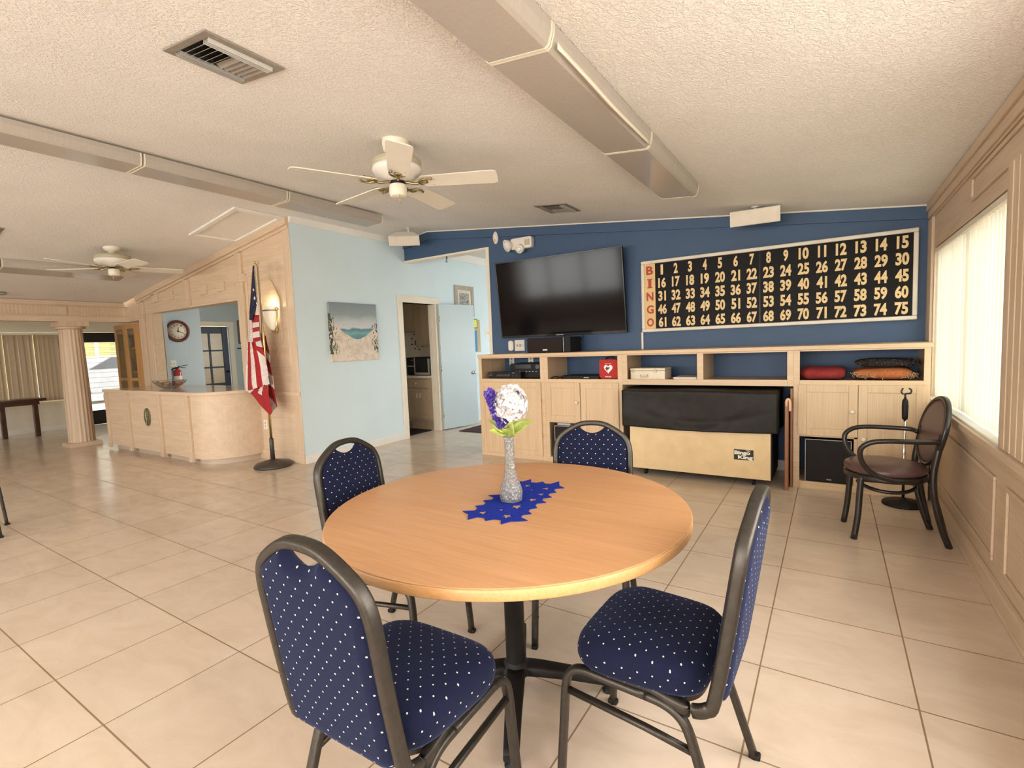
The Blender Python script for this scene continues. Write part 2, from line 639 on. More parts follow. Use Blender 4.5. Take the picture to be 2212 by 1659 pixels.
# ceiling: two slopes meeting at the ridge
ce = MB()
t = 0.12
def slope(mb, x0, x1, y0, y1):
    a, b = zc(x0), zc(x1)
    mb.hexa([(x0, y0, a), (x1, y0, b), (x1, y1, b), (x0, y1, a)], [(x0, y0, a + t), (x1, y0, b + t), (x1, y1, b + t), (x0, y1, a + t)])
slope(ce, XR, XE + 0.1, YS, YB)
slope(ce, XL, XR, YS, YB)
slope(ce, XW - 0.15, XL, YS, YP)
ce.build('ceiling', MT['ceiling'], origin=(0, 0, 0), kind=S)

# navy wall with the wide opening to the corridor
OX = -3.84
wn = MB()
def gable(mb, x0, x1, z0, y0, y1):
    lo = [(x0, z0), (x1, z0), (x1, zc(x1) + 0.02)]
    if x0 < XR < x1: lo.append((XR, ZR + 0.02))
    lo.append((x0, zc(x0) + 0.02))
    mb.prism(lo, y0, y1, 'xz')
gable(wn, OX, XE, 0, YB, YB + 0.14)
gable(wn, XL, OX, 2.64, YB, YB + 0.14)
wn.build('wall_north', MT['blue'], kind=S)
# slightly proud navy band under the ceiling
bd = MB()
for x0, x1 in ((XL, XR), (XR, XE)):
    a, b = zc(x0), zc(x1)
    bd.hexa([(x0, YB - 0.022, a - 0.115), (x1, YB - 0.022, b - 0.115), (x1, YB + 0.01, b - 0.115), (x0, YB + 0.01, a - 0.115)],
            [(x0, YB - 0.022, a), (x1, YB - 0.022, b), (x1, YB + 0.01, b), (x0, YB + 0.01, a)])
bd.build('trim_1', MT['blue'], kind=S)
cl = MB()
for x0, x1 in ((XL, XR), (XR, XE)):
    a, b = zc(x0), zc(x1)
    cl.hexa([(x0, YB - 0.03, a - 0.012), (x1, YB - 0.03, b - 0.012), (x1, YB, b - 0.012), (x0, YB, a - 0.012)],
            [(x0, YB - 0.03, a + 0.01), (x1, YB - 0.03, b + 0.01), (x1, YB, b + 0.01), (x0, YB, a + 0.01)])
cl.build('trim_2', MT['cream'], kind=S)
# cream casing round the corridor opening
cs = MB()
cs.box(XL, OX + 0.02, YB - 0.012, YB + 0.152, 2.612, 2.64)
cs.box(OX - 0.03, OX, YB - 0.012, YB + 0.152, 0, 2.612)
cs.box(OX, OX + 0.02, YB - 0.012, YB, 0, 2.612)
cs.build('trim_3', MT['cream'], kind=S, bevel=0.003)
MB().box(-1.80, -0.28, YB - 0.015, YB, 0, 0.10).build('baseboard_north', MT['white'], kind=S)

# pale-blue wall: room, kitchen doorway, corridor
DY0, DY1, DZ = 5.418, 6.14, 2.03
wl = MB()
def wallx(mb, y0, y1, z0, z1): mb.box(XL - 0.12, XL, y0, y1, z0, z1)
wallx(wl, YP, DY0, 0, zc(XL) + 0.02)
wallx(wl, DY0, DY1, DZ, 2.95)
wallx(wl, DY1, 9.4, 0, 2.95)
wl.build('wall_west', MT['ltblue'], kind=S)
dc = MB()
dc.box(XL - 0.13, XL + 0.022, DY0 - 0.088, DY0, 0, DZ)
dc.box(XL - 0.13, XL + 0.022, DY1 - 0.012, DY1 + 0.05, 0, DZ)
dc.box(XL - 0.13, XL + 0.026, DY0 - 0.095, DY1 + 0.10, DZ, DZ + 0.105)
dc.box(XL - 0.13, XL + 0.002, DY0, DY0 + 0.012, 0, DZ)
dc.box(XL - 0.09, XL - 0.05, DY1 - 0.03, DY1 - 0.012, 0, DZ)
dc.build('trim_4', MT['cream'], kind=S, bevel=0.003)
bw = MB()
bw.box(XL, XL + 0.016, YP + 0.001, DY0 - 0.09, 0, 0.105)
bw.box(XL, XL + 0.016, DY1 + 0.1, 9.3, 0, 0.13)
bw.build('baseboard_west', MT['white'], kind=S, bevel=0.003)
cr_ = MB()
for x0, z0, x1 in ((XL, zc(XL) - 0.065, XL + 0.03),):
    cr_.hexa([(XL, YP, z0), (XL + 0.018, YP, z0), (XL + 0.018, YB, z0), (XL, YB, z0)],
             [(XL, YP, z0 + 0.085), (XL + 0.055, YP, z0 + 0.085), (XL + 0.055, YB, z0 + 0.085), (XL, YB, z0 + 0.085)])
cr_.build('trim_5', MT['white'], kind=S)

# corridor beyond the opening
MB().box(XL, -2.4, YB + 0.14, 9.4, 2.90, 3.0).build('ceiling_corridor', MT['ceiling'], kind=S)
MB().box(XL - 0.12, -2.4, 9.4, 9.5, 0, 3.0).build('wall_corridor_end', MT['ltblue'], kind=S)
MB().box(-2.4, -2.3, YB + 0.14, 7.0, 0, 3.0).box(-2.4, -2.3, 9.0, 9.5, 0, 3.0).box(-2.4, -2.3, 7.0, 9.0, 0, 0.95).box(-2.4, -2.3, 7.0, 9.0, 2.25, 3.0).build('wall_corridor_east', MT['ltblue'], kind=S)  # window gap out of view, added to let the corridor fill in
c2 = MB()
c2.hexa([(XL, YB + 0.15, 2.79), (XL + 0.02, YB + 0.15, 2.79), (XL + 0.02, 9.4, 2.79), (XL, 9.4, 2.79)],
        [(XL, YB + 0.15, 2.90), (XL + 0.085, YB + 0.15, 2.90), (XL + 0.085, 9.4, 2.90), (XL, 9.4, 2.90)])
c2.build('trim_6', MT['white'], kind=S)

# east wall: panelling below and above, window with blinds, two more windows towards the camera
we = MB()
W = 0.14
wz0, wz1 = 0.775, 1.985
ops = [(3.20, 5.30), (0.2, 2.55), (-2.8, -0.4)]
we.box(XE, XE + W, YS, YB + 0.14, 0, wz0)
we.box(XE, XE + W, YS, YB + 0.14, wz1, zc(XE) + 0.1)
ys = [YB + 0.14] + [v for o in ops for v in (o[1], o[0])] + [YS]
for i in range(0, len(ys), 2):
    we.box(XE, XE + W, ys[i + 1], ys[i], wz0, wz1)
we.build('wall_east', MT['panel_y'], kind=S)
te = MB()
te.box(XE - 0.035, XE, YS, YB, 2.315, 2.37)           # cornice
te.box(XE - 0.022, XE, YS, YB, 2.255, 2.315)
te.box(XE - 0.012, XE, YS, YB, 2.24, 2.255)
te.build('trim_7', MT['panel_y'], kind=S, bevel=0.004)
tp = MB()
def frame_x(mb, y0, y1, z0, z1, w_=0.022, d=0.012):
    for a in ((y0, y1, z0, z0 + w_), (y0, y1, z1 - w_, z1), (y0, y0 + w_, z0 + w_, z1 - w_), (y1 - w_, y1, z0 + w_, z1 - w_)):
        mb.box(XE - d, XE, *a)
frame_x(tp, 1.0, 4.02, 2.075, 2.225)                     # long frieze panel over the window
frame_x(tp, -3.0, 0.6, 2.075, 2.225)
for y0, y1 in ((3.32, 5.2), (1.25, 3.12), (-0.8, 1.05)):  # wainscot panels
    frame_x(tp, y0, y1, 0.17, 0.60)
tp.build('trim_8', MT['panel_y'], kind=S, bevel=0.004)
tr = MB()
tr.box(XE - 0.05, XE, YS, YB - 0.6, 0.735, 0.775)
tr.box(XE - 0.022, XE, YS, YB - 0.6, 0.69, 0.735)
tr.build('trim_9', MT['panel_y'], kind=S, bevel=0.005)
MB().box(XE - 0.025, XE, YS, YB - 0.6, 0, 0.10).box(XE - 0.032, XE, YS, YB - 0.6, 0, 0.02).build('baseboard_east', MT['panel_y'], kind=S, bevel=0.004)
tv_ = MB()
tv_.box(XE - 0.03, XE, 2.62, 3.18, 0.775, 2.07)          # boarded post between the windows
for k in range(6): tv_.box(XE - 0.034, XE - 0.028, 2.64 + k * 0.088, 2.70 + k * 0.088, 0.78, 2.06)
tv_.box(XE - 0.02, XE, 5.32, 5.52, 0.775, 2.24)
tv_.build('trim_10', MT['panel_z'], kind=S, bevel=0.003)

# window frames and panes in the east wall
w1 = MB()
def wframe(mb, y0, y1, z0, z1, x, w_=0.05):
    mb.box(x, x + 0.05, y0, y1, z0, z0 + w_)
    mb.box(x, x + 0.05, y0, y1, z1 - w_, z1)
    for y in (y0, (y0 + y1) / 2 - w_ / 2, y1 - w_): mb.box(x, x + 0.05, y, y + w_, z0, z1)
for i, (a, b) in enumerate(ops):
    m = MB(); wframe(m, a, b, wz0, wz1, XE + 0.075)
    o = m.build('window_%d' % (i + 1), MT['white'], kind=S)
    if i == 0:
        MB().box(XE + 0.098, XE + 0.102, a + 0.05, b - 0.05, wz0 + 0.05, wz1 - 0.05).build('pane', MT['glass'], o)
MB().box(XE - 0.03, XE + 0.07, 3.16, 5.34, wz0 - 0.012, wz0 + 0.012).build('window_sill', MT['white'], kind=S, bevel=0.004)

# south wall, behind the camera: windows in it light the room
ws = MB()
so = [(-8.4, -4.8), (-3.8, 0.55)]
ws.box(XW - 0.3, XE + W, YS - 0.12, YS, 0, 0.72)
gs = [(XW - 0.3, 2.15), (XE + W, 2.15), (XE + W, zc(XE) + 0.1), (XR, ZR + 0.1), (XW - 0.3, zc(XW) + 0.1)]
ws.prism(gs, YS - 0.12, YS, 'xz')
xs_ = [XW - 0.3] + [v for o in so for v in o] + [XE + W]
for i in range(0, len(xs_), 2): ws.box(xs_[i], xs_[i + 1], YS - 0.12, YS, 0.72, 2.15)
ws.build('wall_south', MT['panel_x'], kind=S)
for i, (a, b) in enumerate(so):
    m = MB()
    for k in range(4):
        x = a + (b - a - 0.08) * k / 3
        m.box(x, x + 0.08, YS - 0.09, YS - 0.03, 0.72, 2.15)
    m.box(a, b, YS - 0.09, YS - 0.03, 0.72, 0.79); m.box(a, b, YS - 0.09, YS - 0.03, 2.08, 2.15)
    m.build('window_%d' % (i + 4), MT['white'], kind=S)

# ---------------------------------------------------------------- panelled wall with the reception opening
wp = MB()
x0, x1, z0, z1 = -9.0, -6.5, 0.86, 2.06
wp.box(-9.45, x0, YP, YP + 0.13, 0, 2.06)
wp.box(x1, XL - 0.12, YP, YP + 0.13, 0, 2.06)
wp.box(x0, x1, YP, YP + 0.13, 0, z0)
wp.prism([(-9.45, 2.06), (XL - 0.12, 2.06), (XL - 0.12, zc(XL - 0.12) + 0.02), (-9.45, zc(-9.45) + 0.02)], YP, YP + 0.13, 'xz')
wp.build('wall_panelled', MT['panel_x'], kind=S)
MB().box(XW, -9.45, YP + 0.05, YP + 0.13, 1.985, 2.42).build('wall_panelled_return', MT['panel_z'], kind=S)
pt = MB()
def slab(mb, x0, x1, za, zb, d):                          # strip following the slope: za below, zb below the ceiling
    mb.hexa([(x0, YP - d, zc(x0) - zb), (x1, YP - d, zc(x1) - zb), (x1, YP, zc(x1) - zb), (x0, YP, zc(x0) - zb)],
            [(x0, YP - d, zc(x0) - za), (x1, YP - d, zc(x1) - za), (x1, YP, zc(x1) - za), (x0, YP, zc(x0) - za)])
slab(pt, -9.47, XL + 0.001, 0.0, 0.085, 0.045)
slab(pt, -9.47, XL + 0.001, 0.085, 0.125, 0.022)
pt.build('trim_11', MT['panel_x'], kind=S, bevel=0.004)
pv = MB()
for xa, xb, zb, d in ((-9.42, -9.24, 0, 0.03), (-9.16, -9.0, 0, 0.02), (-6.5, -6.36, 0, 0.03)):
    pv.box(xa, xb, YP - d, YP, zb, min(zc(xa), zc(xb)) - 0.12 if d > 0.02 else 2.06)
for xa in (-7.92,):
    pv.box(xa, xa + 0.17, YP - 0.025, YP, 2.07, zc(xa) - 0.12)
for xa, zb in ((-9.45, 2.0), (-6.52, 2.28), (-7.945, 2.07)):
    pv.box(xa, xa + 0.22, YP - 0.04, YP, zb, zb + 0.10)
pv.build('trim_12', MT['panel_z'], kind=S, bevel=0.004)
ph = MB()
for xa, xb in ((-9.22, -7.93), (-7.74, -6.52)):
    ph.box(xa, xb, YP - 0.012, YP, 2.262, 2.285)
    for q in (0.3, 0.68):
        xm = xa + (xb - xa) * q
        ph.box(xm - 0.09, xm + 0.09, YP - 0.022, YP, 2.21, 2.34)
ph.box(-9.22, -6.5, YP - 0.03, YP + 0.13, 2.055, 2.08)
ph.build('trim_13', MT['panel_x'], kind=S, bevel=0.004)
# framed panel with the octagonal moulding behind the wall lamp
po = MB()
def strip(mb, a, b, w_, d, y=YP):
    a, b = Vector((a[0], 0, a[1])), Vector((b[0], 0, b[1]))
    t_ = (b - a).normalized(); n_ = Vector((-t_.z, 0, t_.x)) * w_ / 2
    q = [a - n_, b - n_, b + n_, a + n_]
    mb.hexa([(p.x, y, p.z) for p in q], [(p.x, y - d, p.z) for p in q])
rc = [(-6.30, 1.19), (-5.49, 1.19), (-5.49, 2.345), (-6.30, 2.345)]
for i in range(4): strip(po, rc[i], rc[(i + 1) % 4], 0.024, 0.014)
oc = [(-6.02, 1.30), (-5.78, 1.30), (-5.62, 1.52), (-5.62, 2.02), (-5.78, 2.245), (-6.02, 2.245), (-6.18, 2.02), (-6.18, 1.52)]
for i in range(8): strip(po, oc[i], oc[(i + 1) % 8], 0.022, 0.014)
rc2 = [(-6.22, 0.2), (-5.70, 0.2), (-5.70, 0.74), (-6.22, 0.74)]
po.box(XL - 0.13, XL + 0.004, YP - 0.008, YP, 0, zc(XL) - 0.10)
po.build('trim_14', MT['panel_z'], kind=S, bevel=0.004)
MB().box(-6.5, XL + 0.006, YP - 0.02, YP, 0.83, 0.88).build('trim_15', MT['panel_x'], kind=S, bevel=0.006)
MB().box(-6.28, XL + 0.006, YP - 0.018, YP, 0, 0.12).build('baseboard_panelled', MT['panel_x'], kind=S, bevel=0.004)

# ---------------------------------------------------------------- beam over the porch opening, fluted column
bm_ = MB()
zt = zc(XW) + 0.02
bm_.box(XW - 0.16, XW, YS, 3.80, 1.975, zt)
bm_.box(XW, XW + 0.03, YS, 3.80, 2.225, zc(XW) - 0.005)
bm_.box(XW, XW + 0.018, YS, 3.80, 2.215, 2.225)
bm_.box(XW, XW + 0.02, YS, 3.80, 1.975, 2.055)
bm_.box(XW, XW + 0.028, YS, 3.80, 2.055, 2.068)
bm_.build('beam', MT['panel_y'], kind=S, bevel=0.003)
fl = MB()
y = YS + 0.1
while y < 3.76:
    if not (2.72 < y < 2.92): fl.box(XW, XW + 0.005, y, y + 0.022, 2.08, 2.205)
    y += 0.042
fl.box(XW, XW + 0.016, 2.74, 2.90, 2.085, 2.20)
fl.box(XW + 0.016, XW + 0.022, 2.76, 2.88, 2.10, 2.185)
fl.build('trim_16', MT['panel_z'], kind=S)

def column(name, yc):
    xc = XW - 0.17
    prof = []
    sh = MB()
    n = 40
    def ring(z, r):
        return [(xc + (r - (0.008 if k % 2 else 0)) * math.cos(2 * PI * k / n), yc + (r - (0.008 if k % 2 else 0)) * math.sin(2 * PI * k / n), z) for k in range(n)]
    zs = [(0.06, 0.175), (0.10, 0.17), (0.9, 0.166), (1.5, 0.155), (1.86, 0.148)]
    vs = [p for z, r in zs for p in ring(z, r)]
    sh.add(vs, [(i * n + k, i * n + (k + 1) % n, (i + 1) * n + (k + 1) % n, (i + 1) * n + k) for i in range(len(zs) - 1) for k in range(n)], 0, False)
    sh.lathe([(0.15, 1.855), (0.185, 1.865), (0.19, 1.885), (0.185, 1.90)], (xc, yc, 0), 32)
    sh.box(xc - 0.19, xc + 0.19, yc - 0.19, yc + 0.19, 1.90, 1.98)
    sh.box(xc - 0.20, xc + 0.20, yc - 0.20, yc + 0.20, 0, 0.07)
    sh.build(name, MT['panel_z'], kind=S, bevel=0.004)
column('column', 2.97)

# ---------------------------------------------------------------- porch, entry, office and kitchen shells
pw = MB()
PX = -13.1
pw.box(PX - 0.12, PX, YS, 3.86, 0, 0.585)
pw.box(PX - 0.12, PX, 3.74, 3.90, 0.585, 1.95)
pw.box(PX - 0.12, PX, YS, 4.87, 1.95, 2.4)
pw.box(PX - 0.12, PX, 4.66, 4.87, 0, 1.95)
pw.box(PX - 0.12, PX, YS, -1.5, 0.585, 1.95)
pw.build('wall_porch', MT['cream'], kind=S)
MB().box(PX, PX + 0.015, YS, 3.86, 0, 0.1).build('baseboard_porch', MT['white'], kind=S)
MB().box(PX - 0.12, XW - 0.16, YS, 4.87, 2.4, 2.5).build('ceiling_porch', MT['cream'], kind=S)
MB().box(PX - 0.12, XW, YS - 0.12, YS, 0, 2.45).build('wall_porch_south', MT['cream'], kind=S)
MB().box(PX - 0.12, -10.4, 4.87, 4.99, 0, 2.6).build('wall_entry', MT['cream'], kind=S)
OXC = -10.3
MB().box(OXC - 0.10, OXC, 3.99, 4.99, 0, 2.6).build('wall_clock', MT['office'], kind=S)
MB().box(OXC - 0.1, -9.46, 3.99, 4.05, 0, 2.6).build('wall_office_south', MT['office'], kind=S)
od = MB()
OD = -12.0
od.box(OD - 0.12, OD, 4.99, 5.55, 0, 2.7)
od.box(OD - 0.12, OD, 5.55, 6.42, 2.05, 2.7)
od.box(OD - 0.12, OD, 6.42, 7.7, 0, 2.7)
od.build('wall_office_west', MT['office'], kind=S)
MB().box(OD, -9.4, 7.6, 7.7, 0, 2.7).box(-7.8, -7.3, 7.6, 7.7, 0, 2.7).box(-9.4, -7.8, 7.6, 7.7, 0, 0.95).box(-9.4, -7.8, 7.6, 7.7, 2.25, 2.7).build('wall_office_north', MT['office'], kind=S)  # gap in this unseen wall is added for the office fill lamp
MB().box(-6.45, -6.36, YP + 0.13, 5.1, 0, 2.7).build('wall_office_east', MT['office'], kind=S)
MB().box(-7.3, XL - 0.12, 5.1, 5.2, 0, 2.7).build('wall_kitchen_south', MT['cream'], kind=S)
MB().box(-7.3, -7.2, 5.2, 7.7, 0, 2.7).build('wall_kitchen_west', MT['cream'], kind=S)
MB().box(OD - 0.12, XL - 0.12, YP + 0.13, 7.7, 2.6, 2.7).build('ceiling_office', MT['cream'], kind=S)
MB().box(-7.2, XL - 0.12, 6.72, 6.82, 0, 2.7).build('wall_kitchen', MT['cream'], kind=S)
oc_ = MB()
oc_.box(OD, OD + 0.02, 5.46, 5.56, 0, 2.05)
oc_.box(OD, OD + 0.02, 6.42, 6.53, 0, 2.05)
oc_.box(OD, OD + 0.024, 5.45, 6.54, 2.04, 2.14)
oc_.build('trim_17', MT['cream'], kind=S)
MB().box(-60, -14.4, -25, 30, -0.14, -0.02).build('ground', plain('pale_concrete_drive', (0.55, 0.53, 0.48), 0.9, 0, 0.06, 2), kind=S)
# ================================================================== round table
TX, TY, TZ, TR = -1.035, 1.552, 0.742, 0.664
MT['beech'] = wood('beech_laminate', (0.52, 0.27, 0.118), (0.62, 0.345, 0.17), 'x', 0.32, 1.3, 0.3)
MT['beech_edge'] = wood('beech_edge_band', (0.58, 0.31, 0.125), (0.63, 0.35, 0.15), 'x', 0.35)
t = thing('round_table', 'round table with an orange beech top on a black pedestal base', 'table', (TX, TY, 0))
MB().lathe([(0.001, TZ - 0.003), (0.3, TZ - 0.003), (TR - 0.002, TZ - 0.003), (TR - 0.002, TZ - 0.001), (TR - 0.0035, TZ), (0.3, TZ), (0.001, TZ)], (TX, TY, 0), 96, smooth=False).build('tabletop', MT['beech'], t)
MB().lathe([(0.3, TZ - 0.036), (TR - 0.003, TZ - 0.036), (TR, TZ - 0.033), (TR, TZ - 0.0065), (TR - 0.0015, TZ - 0.0045), (TR - 0.006, TZ - 0.0035), (0.3, TZ - 0.0035)], (TX, TY, 0), 96, caps=True).build('edge_band', MT['beech_edge'], t)
PXc, PYc = TX + 0.012, TY - 0.005
MB().lathe([(0.035, 0.08), (0.038, 0.10), (0.038, 0.69), (0.10, 0.70), (0.10, 0.706)], (PXc, PYc, 0), 28).build('column', MT['black'], t)
MB().cbox((PXc, PYc, 0.703), (0.5, 0.09, 0.012)).cbox((PXc, PYc, 0.703), (0.09, 0.5, 0.012)).build('top_plate', MT['black'], t)
MB().lathe([(0.06, 0.085), (0.062, 0.10), (0.05, 0.115), (0.036, 0.13), (0.036, 0.14)], (PXc, PYc, 0), 28).build('hub', MT['black'], t)
for k in range(4):
    a = math.radians(29 + 90 * k)
    dx, dy = math.cos(a), math.sin(a)
    m = MB()
    def P(r, z): return (PXc + dx * r, PYc + dy * r, z)
    prof = rrect(0.062, 0.036, 0.010, 2)
    m.sweep([P(0.02, 0.098), P(0.10, 0.090), P(0.22, 0.072), P(0.345, 0.048), P(0.375, 0.043)], prof, smooth=True, scale=[1.15, 1.1, 0.95, 0.85, 0.8])
    f = m.build('foot', MT['black'], t)
    MB().lathe([(0.022, 0.0), (0.024, 0.006), (0.010, 0.01), (0.010, 0.035)], P(0.352, 0), 14).build('glide', MT['black'], f)

# ================================================================== banquet chairs
HT = 0.028


KW = 0.923


def by(z): return -0.185 - (z - 0.42) * 0.150             # lean of the back


def half_w(z):                                          # inside half width of the hoop at height z
    if z < 0.74: return 0.196
    return 0.196


CROWN = [(0.207, 0.44), (0.207, 0.60), (0.207, 0.72), (0.205, 0.765), (0.196, 0.800), (0.176, 0.828), (0.145, 0.850), (0.110, 0.869), (0.075, 0.884), (0.04, 0.8915), (0.0, 0.8935)]
CROWN = [(a * KW, 0.42 + (b - 0.42) * 1.07) for a, b in CROWN]


def seat_outline(u, k=1.0):
    a = 2 * PI * u
    c, s_ = math.cos(a), math.sin(a)
    e = 0.42
    x = math.copysign(abs(c) ** e, c)
    y = math.copysign(abs(s_) ** (0.5 if s_ > 0 else 0.42), s_)
    wy = 0.222 + 0.018 * y - 0.02 * max(0, y) ** 4
    return x * wy * KW * k, 0.038 + y * 0.193 * k


def make_chair(label):
    t = thing('banquet_chair', label, 'chair', (0, 0, 0), 'banquet chairs round the table')
    # seat
    m = MB()
    rows = [(0.55, 0.396), (0.86, 0.395), (0.95, 0.400), (0.985, 0.412), (1.0, 0.434), (0.998, 0.455), (0.975, 0.473), (0.92, 0.487), (0.80, 0.498), (0.6, 0.505), (0.3, 0.508), (0.02, 0.5085)]
    n = 64
    vs = []
    for k, z in rows:
        for i in range(n):
            x, y = seat_outline(i / n, k)
            dz = -0.018 * max(0, (y - 0.10) / 0.13) ** 2 if z > 0.43 else 0
            vs.append((x, y, z + dz))
    fs = [(r * n + i, r * n + (i + 1) % n, (r + 1) * n + (i + 1) % n, (r + 1) * n + i) for r in range(len(rows) - 1) for i in range(n)]
    m.add(vs, fs, 0, True)
    m.add(vs[:n], [list(range(n))[::-1]], 0, False)
    m.add(vs[-n:], [list(range(n))], 0, True)
    m.build('seat', MT['seat'], t)
    # underseat board rim
    m = MB()
    pts = [seat_outline(i / 48, 0.93) for i in range(48)]
    m.prism(pts, 0.383, 0.397)
    m.build('seat_pan', MT['darkmetal'], t)
    # hoop
    path = [(0.175 * KW, 0.06, 0.392), (0.19 * KW, -0.02, 0.388), (0.20 * KW, -0.085, 0.382), (0.205 * KW, -0.128, 0.384), (0.207 * KW, -0.163, 0.400), (0.207 * KW, -0.182, 0.432)]
    path += [(x, by(z), z) for x, z in CROWN[1:]]
    full = spline(path, 4)
    full = full + [Vector((-p.x, p.y, p.z)) for p in full[-2::-1]]
    # section: narrow face to the front, deeper along the chair
    m = MB()
    pr = rrect(0.026, 0.034, 0.008, 2)
    vs, N = [], len(full)
    for i, p in enumerate(full):
        a, b = full[max(0, i - 1)], full[min(N - 1, i + 1)]
        tg = (b - a).normalized()
        back = Vector((0, -math.cos(0.15), -math.sin(0.15)))
        # depth axis: perpendicular to the tangent, closest to the chair's depth direction
        d = back - tg * back.dot(tg)
        if d.length < 0.35:
            d = Vector((0, 0, 1)) - tg * tg.z
        d.normalize()
        s_ = tg.cross(d)
        for q, r in pr: vs.append(p + s_ * q + d * r)
    M_ = len(pr)
    m.add(vs, [(i * M_ + k, i * M_ + (k + 1) % M_, (i + 1) * M_ + (k + 1) % M_, (i + 1) * M_ + k) for i in range(N - 1) for k in range(M_)], 0, True)
    m.add(vs[:M_], [list(range(M_))], 0); m.add(vs[-M_:], [list(range(M_))], 0)
    m.build('back_frame', MT['darkmetal'], t)
    # padded back with a finger scoop at the top
    def top(x):
        ax = abs(x)
        z = 0.76
        for (xa, za), (xb, zb) in zip(CROWN[2:], CROWN[3:]):
            if xb <= ax <= xa: z = za + (zb - za) * (xa - ax) / max(xa - xb, 1e-6); break
        else:
            z = 0.76 if ax > 0.1 else 0.926
        z -= 0.004
        sc = 0.070
        if ax < sc: z = min(z, 0.915 - 0.040 * math.cos(ax / sc * PI / 2) ** 0.7)
        return z
    def bot(x): return 0.398 + 0.030 * max(0, (abs(x) - 0.138) / 0.042) ** 2
    m = MB()
    nu, nv = 61, 30
    for side in (1, -1):
        def fn(u, v):
            x = -0.180 + 0.36 * u
            z = bot(x) + (top(x) - bot(x)) * v
            e = min((1 - abs(2 * u - 1)) * 0.18, (1 - abs(2 * v - 1)) * 0.22)
            d = 0.022 * min(1, e / 0.028) ** 0.5 + 0.006 * (1 - (2 * u - 1) ** 2) * (1 - (2 * v - 1) ** 2)
            if e < 1e-6: d = 0
            return (x, by(z) + side * d, z)
        m.grid(fn, nu, nv)
    m.build('backrest', MT['back'], t)
    # legs: each pair of legs meets under the seat rail
    lp = rrect(0.022, 0.030, 0.007, 2)
    for s_ in (1, -1):
        fr = spline([(s_ * 0.2049, 0.262, 0.0), (s_ * 0.1994, 0.248, 0.20), (s_ * 0.1957, 0.238, 0.330), (s_ * 0.1929, 0.222, 0.372), (s_ * 0.1901, 0.185, 0.388), (s_ * 0.1874, 0.10, 0.384), (s_ * 0.1846, 0.0, 0.378)], 4)
        m = MB().sweep(fr, lp, up=(1, 0, 0))
        l = m.build('leg', MT['darkmetal'], t)
        MB().cbox((s_ * 0.2049, 0.262, 0.006), (0.026, 0.034, 0.018)).build('glide', MT['black'], l, bevel=0.004)
        for zz in (0.14, 0.24): MB().lathe([(0.006, -0.004), (0.007, 0.0), (0.005, 0.006)], (s_ * 0.1892, 0.254, zz), 10, 'x').build('bumper', MT['black'], l)
        re = spline([(s_ * 0.1846, 0.0, 0.378), (s_ * 0.1846, -0.045, 0.374), (s_ * 0.1864, -0.085, 0.360), (s_ * 0.1892, -0.115, 0.325), (s_ * 0.1938, -0.150, 0.22), (s_ * 0.2049, -0.218, 0.0)], 4)
        m = MB().sweep(re, lp, up=(1, 0, 0))
        l = m.build('leg', MT['darkmetal'], t)
        MB().cbox((s_ * 0.2049, -0.218, 0.006), (0.026, 0.034, 0.018)).build('glide', MT['black'], l, bevel=0.004)
        MB().sweep([(s_ * 0.1957, 0.238, 0.315), (s_ * 0.1911, 0.0, 0.288), (s_ * 0.1920, -0.133, 0.270)], rrect(0.016, 0.020, 0.005, 2), up=(1, 0, 0)).build('stretcher', MT['darkmetal'], t)
    m = MB()
    for y in (0.13, -0.07): m.cbox((0, y, 0.378), (0.365, 0.024, 0.016))
    m.build('seat_rail', MT['darkmetal'], t, bevel=0.003)
    return t


CH = [  # x, y, turn about z, label
    (-0.987, 0.908, 0.5, 'blue dotted banquet chair nearest the camera, its back turned to us, at the round table'),
    (-0.418, 1.456, 88.7, 'blue dotted banquet chair seen side on, its back to the windows'),
    (-0.972, 2.126, 195.5, 'blue dotted banquet chair behind the vase, in front of the covered bingo machine'),
    (-1.660, 1.550, -83.5, 'blue dotted banquet chair across the table on the side towards the flag'),
    (-5.733, 0.842, -17.2, 'banquet chair of which only a dark foot enters the picture at the left edge'),
]
ch0 = make_chair(CH[0][3])
for i, (x, y, a, lab) in enumerate(CH):
    if i == 0:
        ch0.location = (x, y, 0); ch0.rotation_euler = (0, 0, math.radians(a))
    else:
        dup(ch0, (x, y, 0), (0, 0, math.radians(a)), lab)

# ================================================================== runner, vase, flowers
def star(cx, cy, r, rot, q=0.42):
    return [(cx + (r if k % 2 == 0 else r * q) * math.sin(rot + k * PI / 5), cy + (r if k % 2 == 0 else r * q) * math.cos(rot + k * PI / 5)) for k in range(10)]


def fill2d(outer, holes):
    cu = bpy.data.curves.new('felt', 'CURVE')
    cu.dimensions = '2D'; cu.fill_mode = 'BOTH'
    for pl in [outer] + holes:
        sp = cu.splines.new('POLY'); sp.points.add(len(pl) - 1)
        for p, (a, b) in zip(sp.points, pl): p.co = (a, b, 0, 1)
        sp.use_cyclic_u = True
    ob = bpy.data.objects.new('felt', cu); COL.objects.link(ob)
    me = bpy.data.meshes.new_from_object(ob.evaluated_get(bpy.context.evaluated_depsgraph_get()))
    r = [v.co.copy() for v in me.vertices], [list(p.vertices) for p in me.polygons]
    bpy.data.objects.remove(ob); bpy.data.curves.remove(cu); bpy.data.meshes.remove(me)
    return r


MT['felt'] = plain('royal_blue_felt', (0.012, 0.028, 0.26), 0.95, 0, 0.12, 90, 0.3, 500, 0.1)
rnd = random.Random(3)
L_, W_ = 0.235, 0.098
outl = []
side = [(-W_, -L_)]
